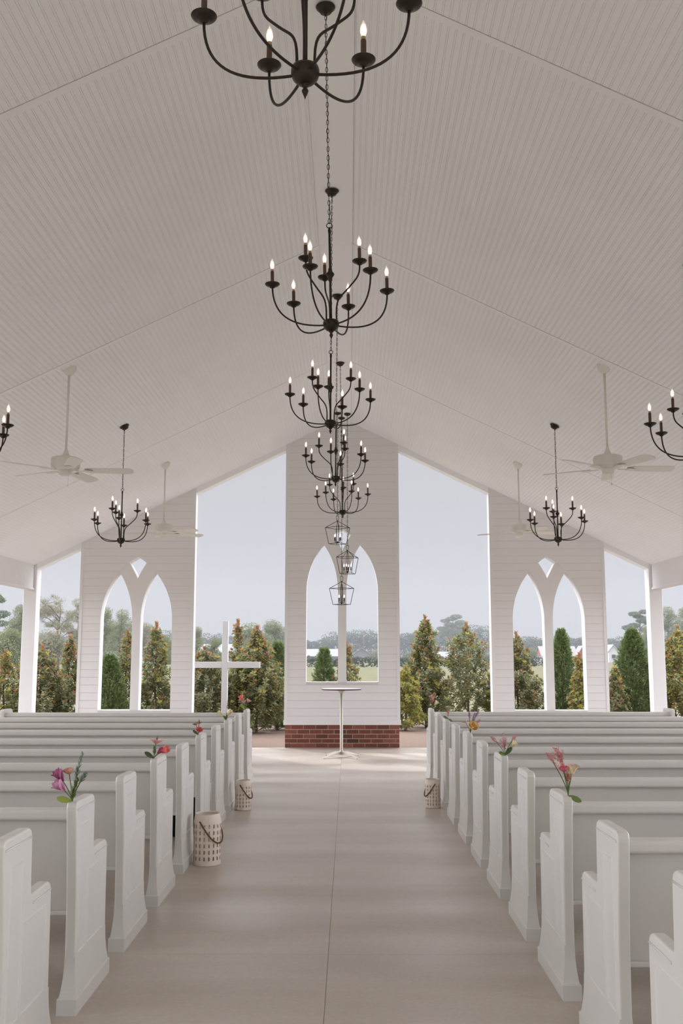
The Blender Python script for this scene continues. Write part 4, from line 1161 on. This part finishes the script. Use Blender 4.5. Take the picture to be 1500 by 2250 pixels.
tree(556, 1378, 170, 52, 53, 'rounded green tree behind the large magnolia', 'leafy')
tree(604, 1366, 175, 46, 54, 'highest rounded green tree beside the centre wall panel', 'leafy')
tree(992, 1352, 380, 40, 55, 'umbrella-topped tree rising over the woodland between the two right magnolias', 'pine', 1.4)
tree(944, 1374, 370, 26, 56, 'round tree rising over the woodland behind the cone-shaped magnolia', 'leafy')
tree(1163, 1424, 230, 17, 57, 'small round tree beside the white car', 'leafy')
tree(1400, 1340, 230, 38, 58, 'tall dark pine left of the right corner post', 'pine', 1.6)
tree(1424, 1368, 215, 30, 59, 'bushy pine touching the right corner post', 'leafy')
tree(1462, 1330, 210, 34, 60, 'dark green tree just right of the right corner post', 'leafy')
tree(1506, 1326, 215, 40, 61, 'dark green tree at the right edge of the photo', 'leafy')

def mass(name, x0, x1, Y, hfun, step, size, m, label, cat, seed, n=260, base=-.16):
    rnd = random.Random(seed); mb = MB(); x = x0
    while x < x1:
        h = hfun(x) * rnd.uniform(.82, 1.1)
        for z in (.28, .62, .80):
            r_ = h * rnd.uniform(.22, .34)
            crown(mb, (x + rnd.uniform(-1, 1) * step * .4, Y + rnd.uniform(-.5, .5) * step, base + h * z - (r_ * .2 if z > .7 else 0)), r_ * 1.35, r_, r_ * .9, int(n * .4), size, rnd, hollow=.7)
        x += step * rnd.uniform(.6, 1.15)
    o = mb.build(name, m); return tag(o, label, cat, kind='stuff')
wood_h = lambda x: 11.5 + 1.8 * math.sin(x * .045) + 1.2 * math.sin(x * .13 + 1)
mass('woodland', -150, 175, 425, wood_h, 3.6, .55, wood_leaf, 'hazy continuous line of trees across the far side of the field', 'woodland', 71, n=1250)
mass('undergrowth', -75, 95, 330, lambda x: 3.0 + .8 * math.sin(x * .2), 2.6, .7, tree_leaf, 'pale scrub below the far woodland', 'undergrowth', 72, n=200)
mass('hedge', -16, 34, 147, lambda x: 1.5 + .15 * math.sin(x), .9, .22, wood_leaf, 'long low hedge across the middle of the field', 'hedge', 73, n=200)

def gable(name, px0, px1, pyr, pye, Y, depth, wall, roof, label, ridge='x', cat='building', wins=0, base=-.16):
    x0, x1 = X_(px0, Y), X_(px1, Y); zr_, ze = Z_(pyr, Y), Z_(pye, Y); cx = (x0 + x1) / 2; hw = (x1 - x0) / 2
    root = empty(name, (cx, Y, base), label=label, cat=cat)
    w_ = MB(); r_ = MB(); zr_ -= base; ze -= base
    if ridge == 'x':
        w_.box(-hw, hw, 0, depth, 0, ze)
        w_.prism([(0, ze), (depth, ze), (depth / 2, zr_ - .05)], -hw, hw, 'x')
        e_ = .3
        r_.prism([(-e_, ze - .1), (depth / 2, zr_), (depth / 2, zr_ + .14), (-e_, ze + .04)], -hw - e_, hw + e_, 'x')
        r_.prism([(depth + e_, ze - .1), (depth / 2, zr_), (depth / 2, zr_ + .14), (depth + e_, ze + .04)], -hw - e_, hw + e_, 'x')
    else:
        w_.prism([(-hw, 0), (hw, 0), (hw, ze), (0, zr_ - .05), (-hw, ze)], 0, depth, 'y')
        e_ = .25
        r_.prism([(-hw - e_, ze - .12), (0, zr_), (0, zr_ + .14), (-hw - e_, ze + .02)], -e_, depth + e_, 'y')
        r_.prism([(hw + e_, ze - .12), (0, zr_), (0, zr_ + .14), (hw + e_, ze + .02)], -e_, depth + e_, 'y')
    w_.build('wall', wall, root, recalc=True); r_.build('roof', roof, root, recalc=True)
    for k in range(wins):
        wx = -hw + (k + .7) * 2 * hw / (wins + .4)
        fo_ = MB().box(wx - .5, wx + .5, -.06, .02, ze * .35, ze * .78).build('window', white_trim, root)
        MB().box(wx - .4, wx + .4, -.08, -.055, ze * .4, ze * .73).build('pane', window_glass, fo_)
    return root
gable('barn', 400, 515, 1416, 1434, 300, 14, shed_wall, shed_roof, 'long white-roofed barn behind the cross', 'x', wins=2)
gable('barn', 556, 640, 1417, 1436, 290, 13, shed_wall, shed_roof, 'white-roofed barn beside the left edge of the centre wall panel', 'x', wins=2)
gable('barn', 640, 748, 1427, 1442, 300, 12, shed_wall, shed_roof, 'low long white-roofed barn in the left lancet of the centre window', 'x', wins=3)
gable('shed', 775, 812, 1425, 1438, 285, 12, shed_wall, shed_roof, 'pale gabled shed in the right lancet of the centre window', 'y')
gable('shed', 962, 1006, 1433, 1446, 280, 8, shed_wall, shed_roof, 'small white shed between the two magnolias right of centre', 'x')
gable('shed', 228, 256, 1432, 1442, 200, 6, shed_wall, shed_roof, 'white shed in the first lancet of the left window', 'x')
gable('shed', 306, 345, 1427, 1440, 210, 6, mat('blue_grey_wall', (.40, .46, .55), .8, .2), shed_roof, 'bluish shed in the second lancet of the left window', 'x')
gable('shed', -12, 44, 1426, 1436, 190, 6, shed_wall, shed_roof, 'grey shed left of the left corner post', 'x')
hs = gable('house', 1186, 1262, 1421, 1442, 262, 9, house_brick, grey_roof, 'brick house with grey roof in the right gothic window', 'x', cat='house', wins=3)
hx = X_(1270, 262) - hs.location.x
wg = MB().prism([(hx - 1.2, 0), (hx + 1.2, 0), (hx + 1.2, 1.9), (hx, 3.9), (hx - 1.2, 1.9)], -2.2, -.01, 'y').build('gable_wing', house_brick, hs, recalc=True)
MB().prism([(hx - 1.45, 1.75), (hx, 4.05), (hx, 4.2), (hx - 1.45, 1.9)], -2.4, 3, 'y').prism([(hx + 1.45, 1.75), (hx, 4.05), (hx, 4.2), (hx + 1.45, 1.9)], -2.4, 3, 'y').build('wing_roof', grey_roof, hs, recalc=True)
for k in range(3): MB().box(-2.6 + k * 1.6, -2.48 + k * 1.6, -1.4, -1.28, 0, 1.9).build('porch_post', white_trim, hs)
gable('house', 1330, 1350, 1418, 1432, 240, 8, white_trim, white_trim, 'small white house beside the tall conifer near the right corner post', 'y', cat='house', wins=1)

# white car
car = empty('car', (X_(1176, 225), 225, -.16), label='white car parked before the small round tree in the right gothic window', cat='car')
MB().prism([(-2.1, .35), (2.1, .35), (2.15, .75), (1.3, .92), (.75, 1.38), (-.95, 1.42), (-1.75, .98), (-2.15, .85)], -.85, .85, 'y').build('body', car_paint, car, recalc=True, bevel=(.06, 2))
MB().prism([(.98, .95), (.62, 1.30), (-.85, 1.34), (-1.45, .98)], -.862, -.855, 'y').build('side_window', window_glass, car, recalc=True)
for xx in (-1.3, 1.3):
    for yy in (-.8, .8):
        MB().lathe([(.0, -.1), (.3, -.1), (.33, -.07), (.33, .07), (.3, .1), (0, .1)], 18, c=(xx, yy, .33), M=Matrix.Rotation(R(90), 3, 'X')).build('wheel', tyre_m, car)

# utility pole
up = empty('utility_pole', (X_(798, 330), 330, -.16), label='thin utility pole above the woodland in the right lancet of the centre window', cat='pole')
hp = Z_(1385, 330) + .16
MB().tube([(0, 0, 0), (0, 0, hp)], [.16, .10], 8).build('pole', bark_m, up)
MB().box(-.9, .9, -.06, .06, hp - 1.0, hp - .85).build('crossarm', bark_m, up)

# ------------------------------------------------------------------ summer haze over the far field
hz = bpy.data.materials.new('haze'); hz.use_nodes = True
t_ = hz.node_tree; t_.nodes.clear(); o_ = t_.nodes.new('ShaderNodeOutputMaterial'); v_ = t_.nodes.new('ShaderNodeVolumeScatter')
HAZE = .0012
v_.inputs['Color'].default_value = (.92, .96, 1, 1); v_.inputs['Density'].default_value = HAZE * .46
va = t_.nodes.new('ShaderNodeVolumeAbsorption'); va.inputs['Color'].default_value = (0, 0, 0, 1); va.inputs['Density'].default_value = HAZE * .46
ad = t_.nodes.new('ShaderNodeAddShader'); t_.links.new(v_.outputs[0], ad.inputs[0]); t_.links.new(va.outputs[0], ad.inputs[1])
t_.links.new(ad.outputs[0], o_.inputs['Volume'])
hb = MB().box(-500, 500, 60, 700, -.1, 45).build('haze', hz)
tag(hb, 'thin summer haze lying over the far field', 'haze', kind='stuff')
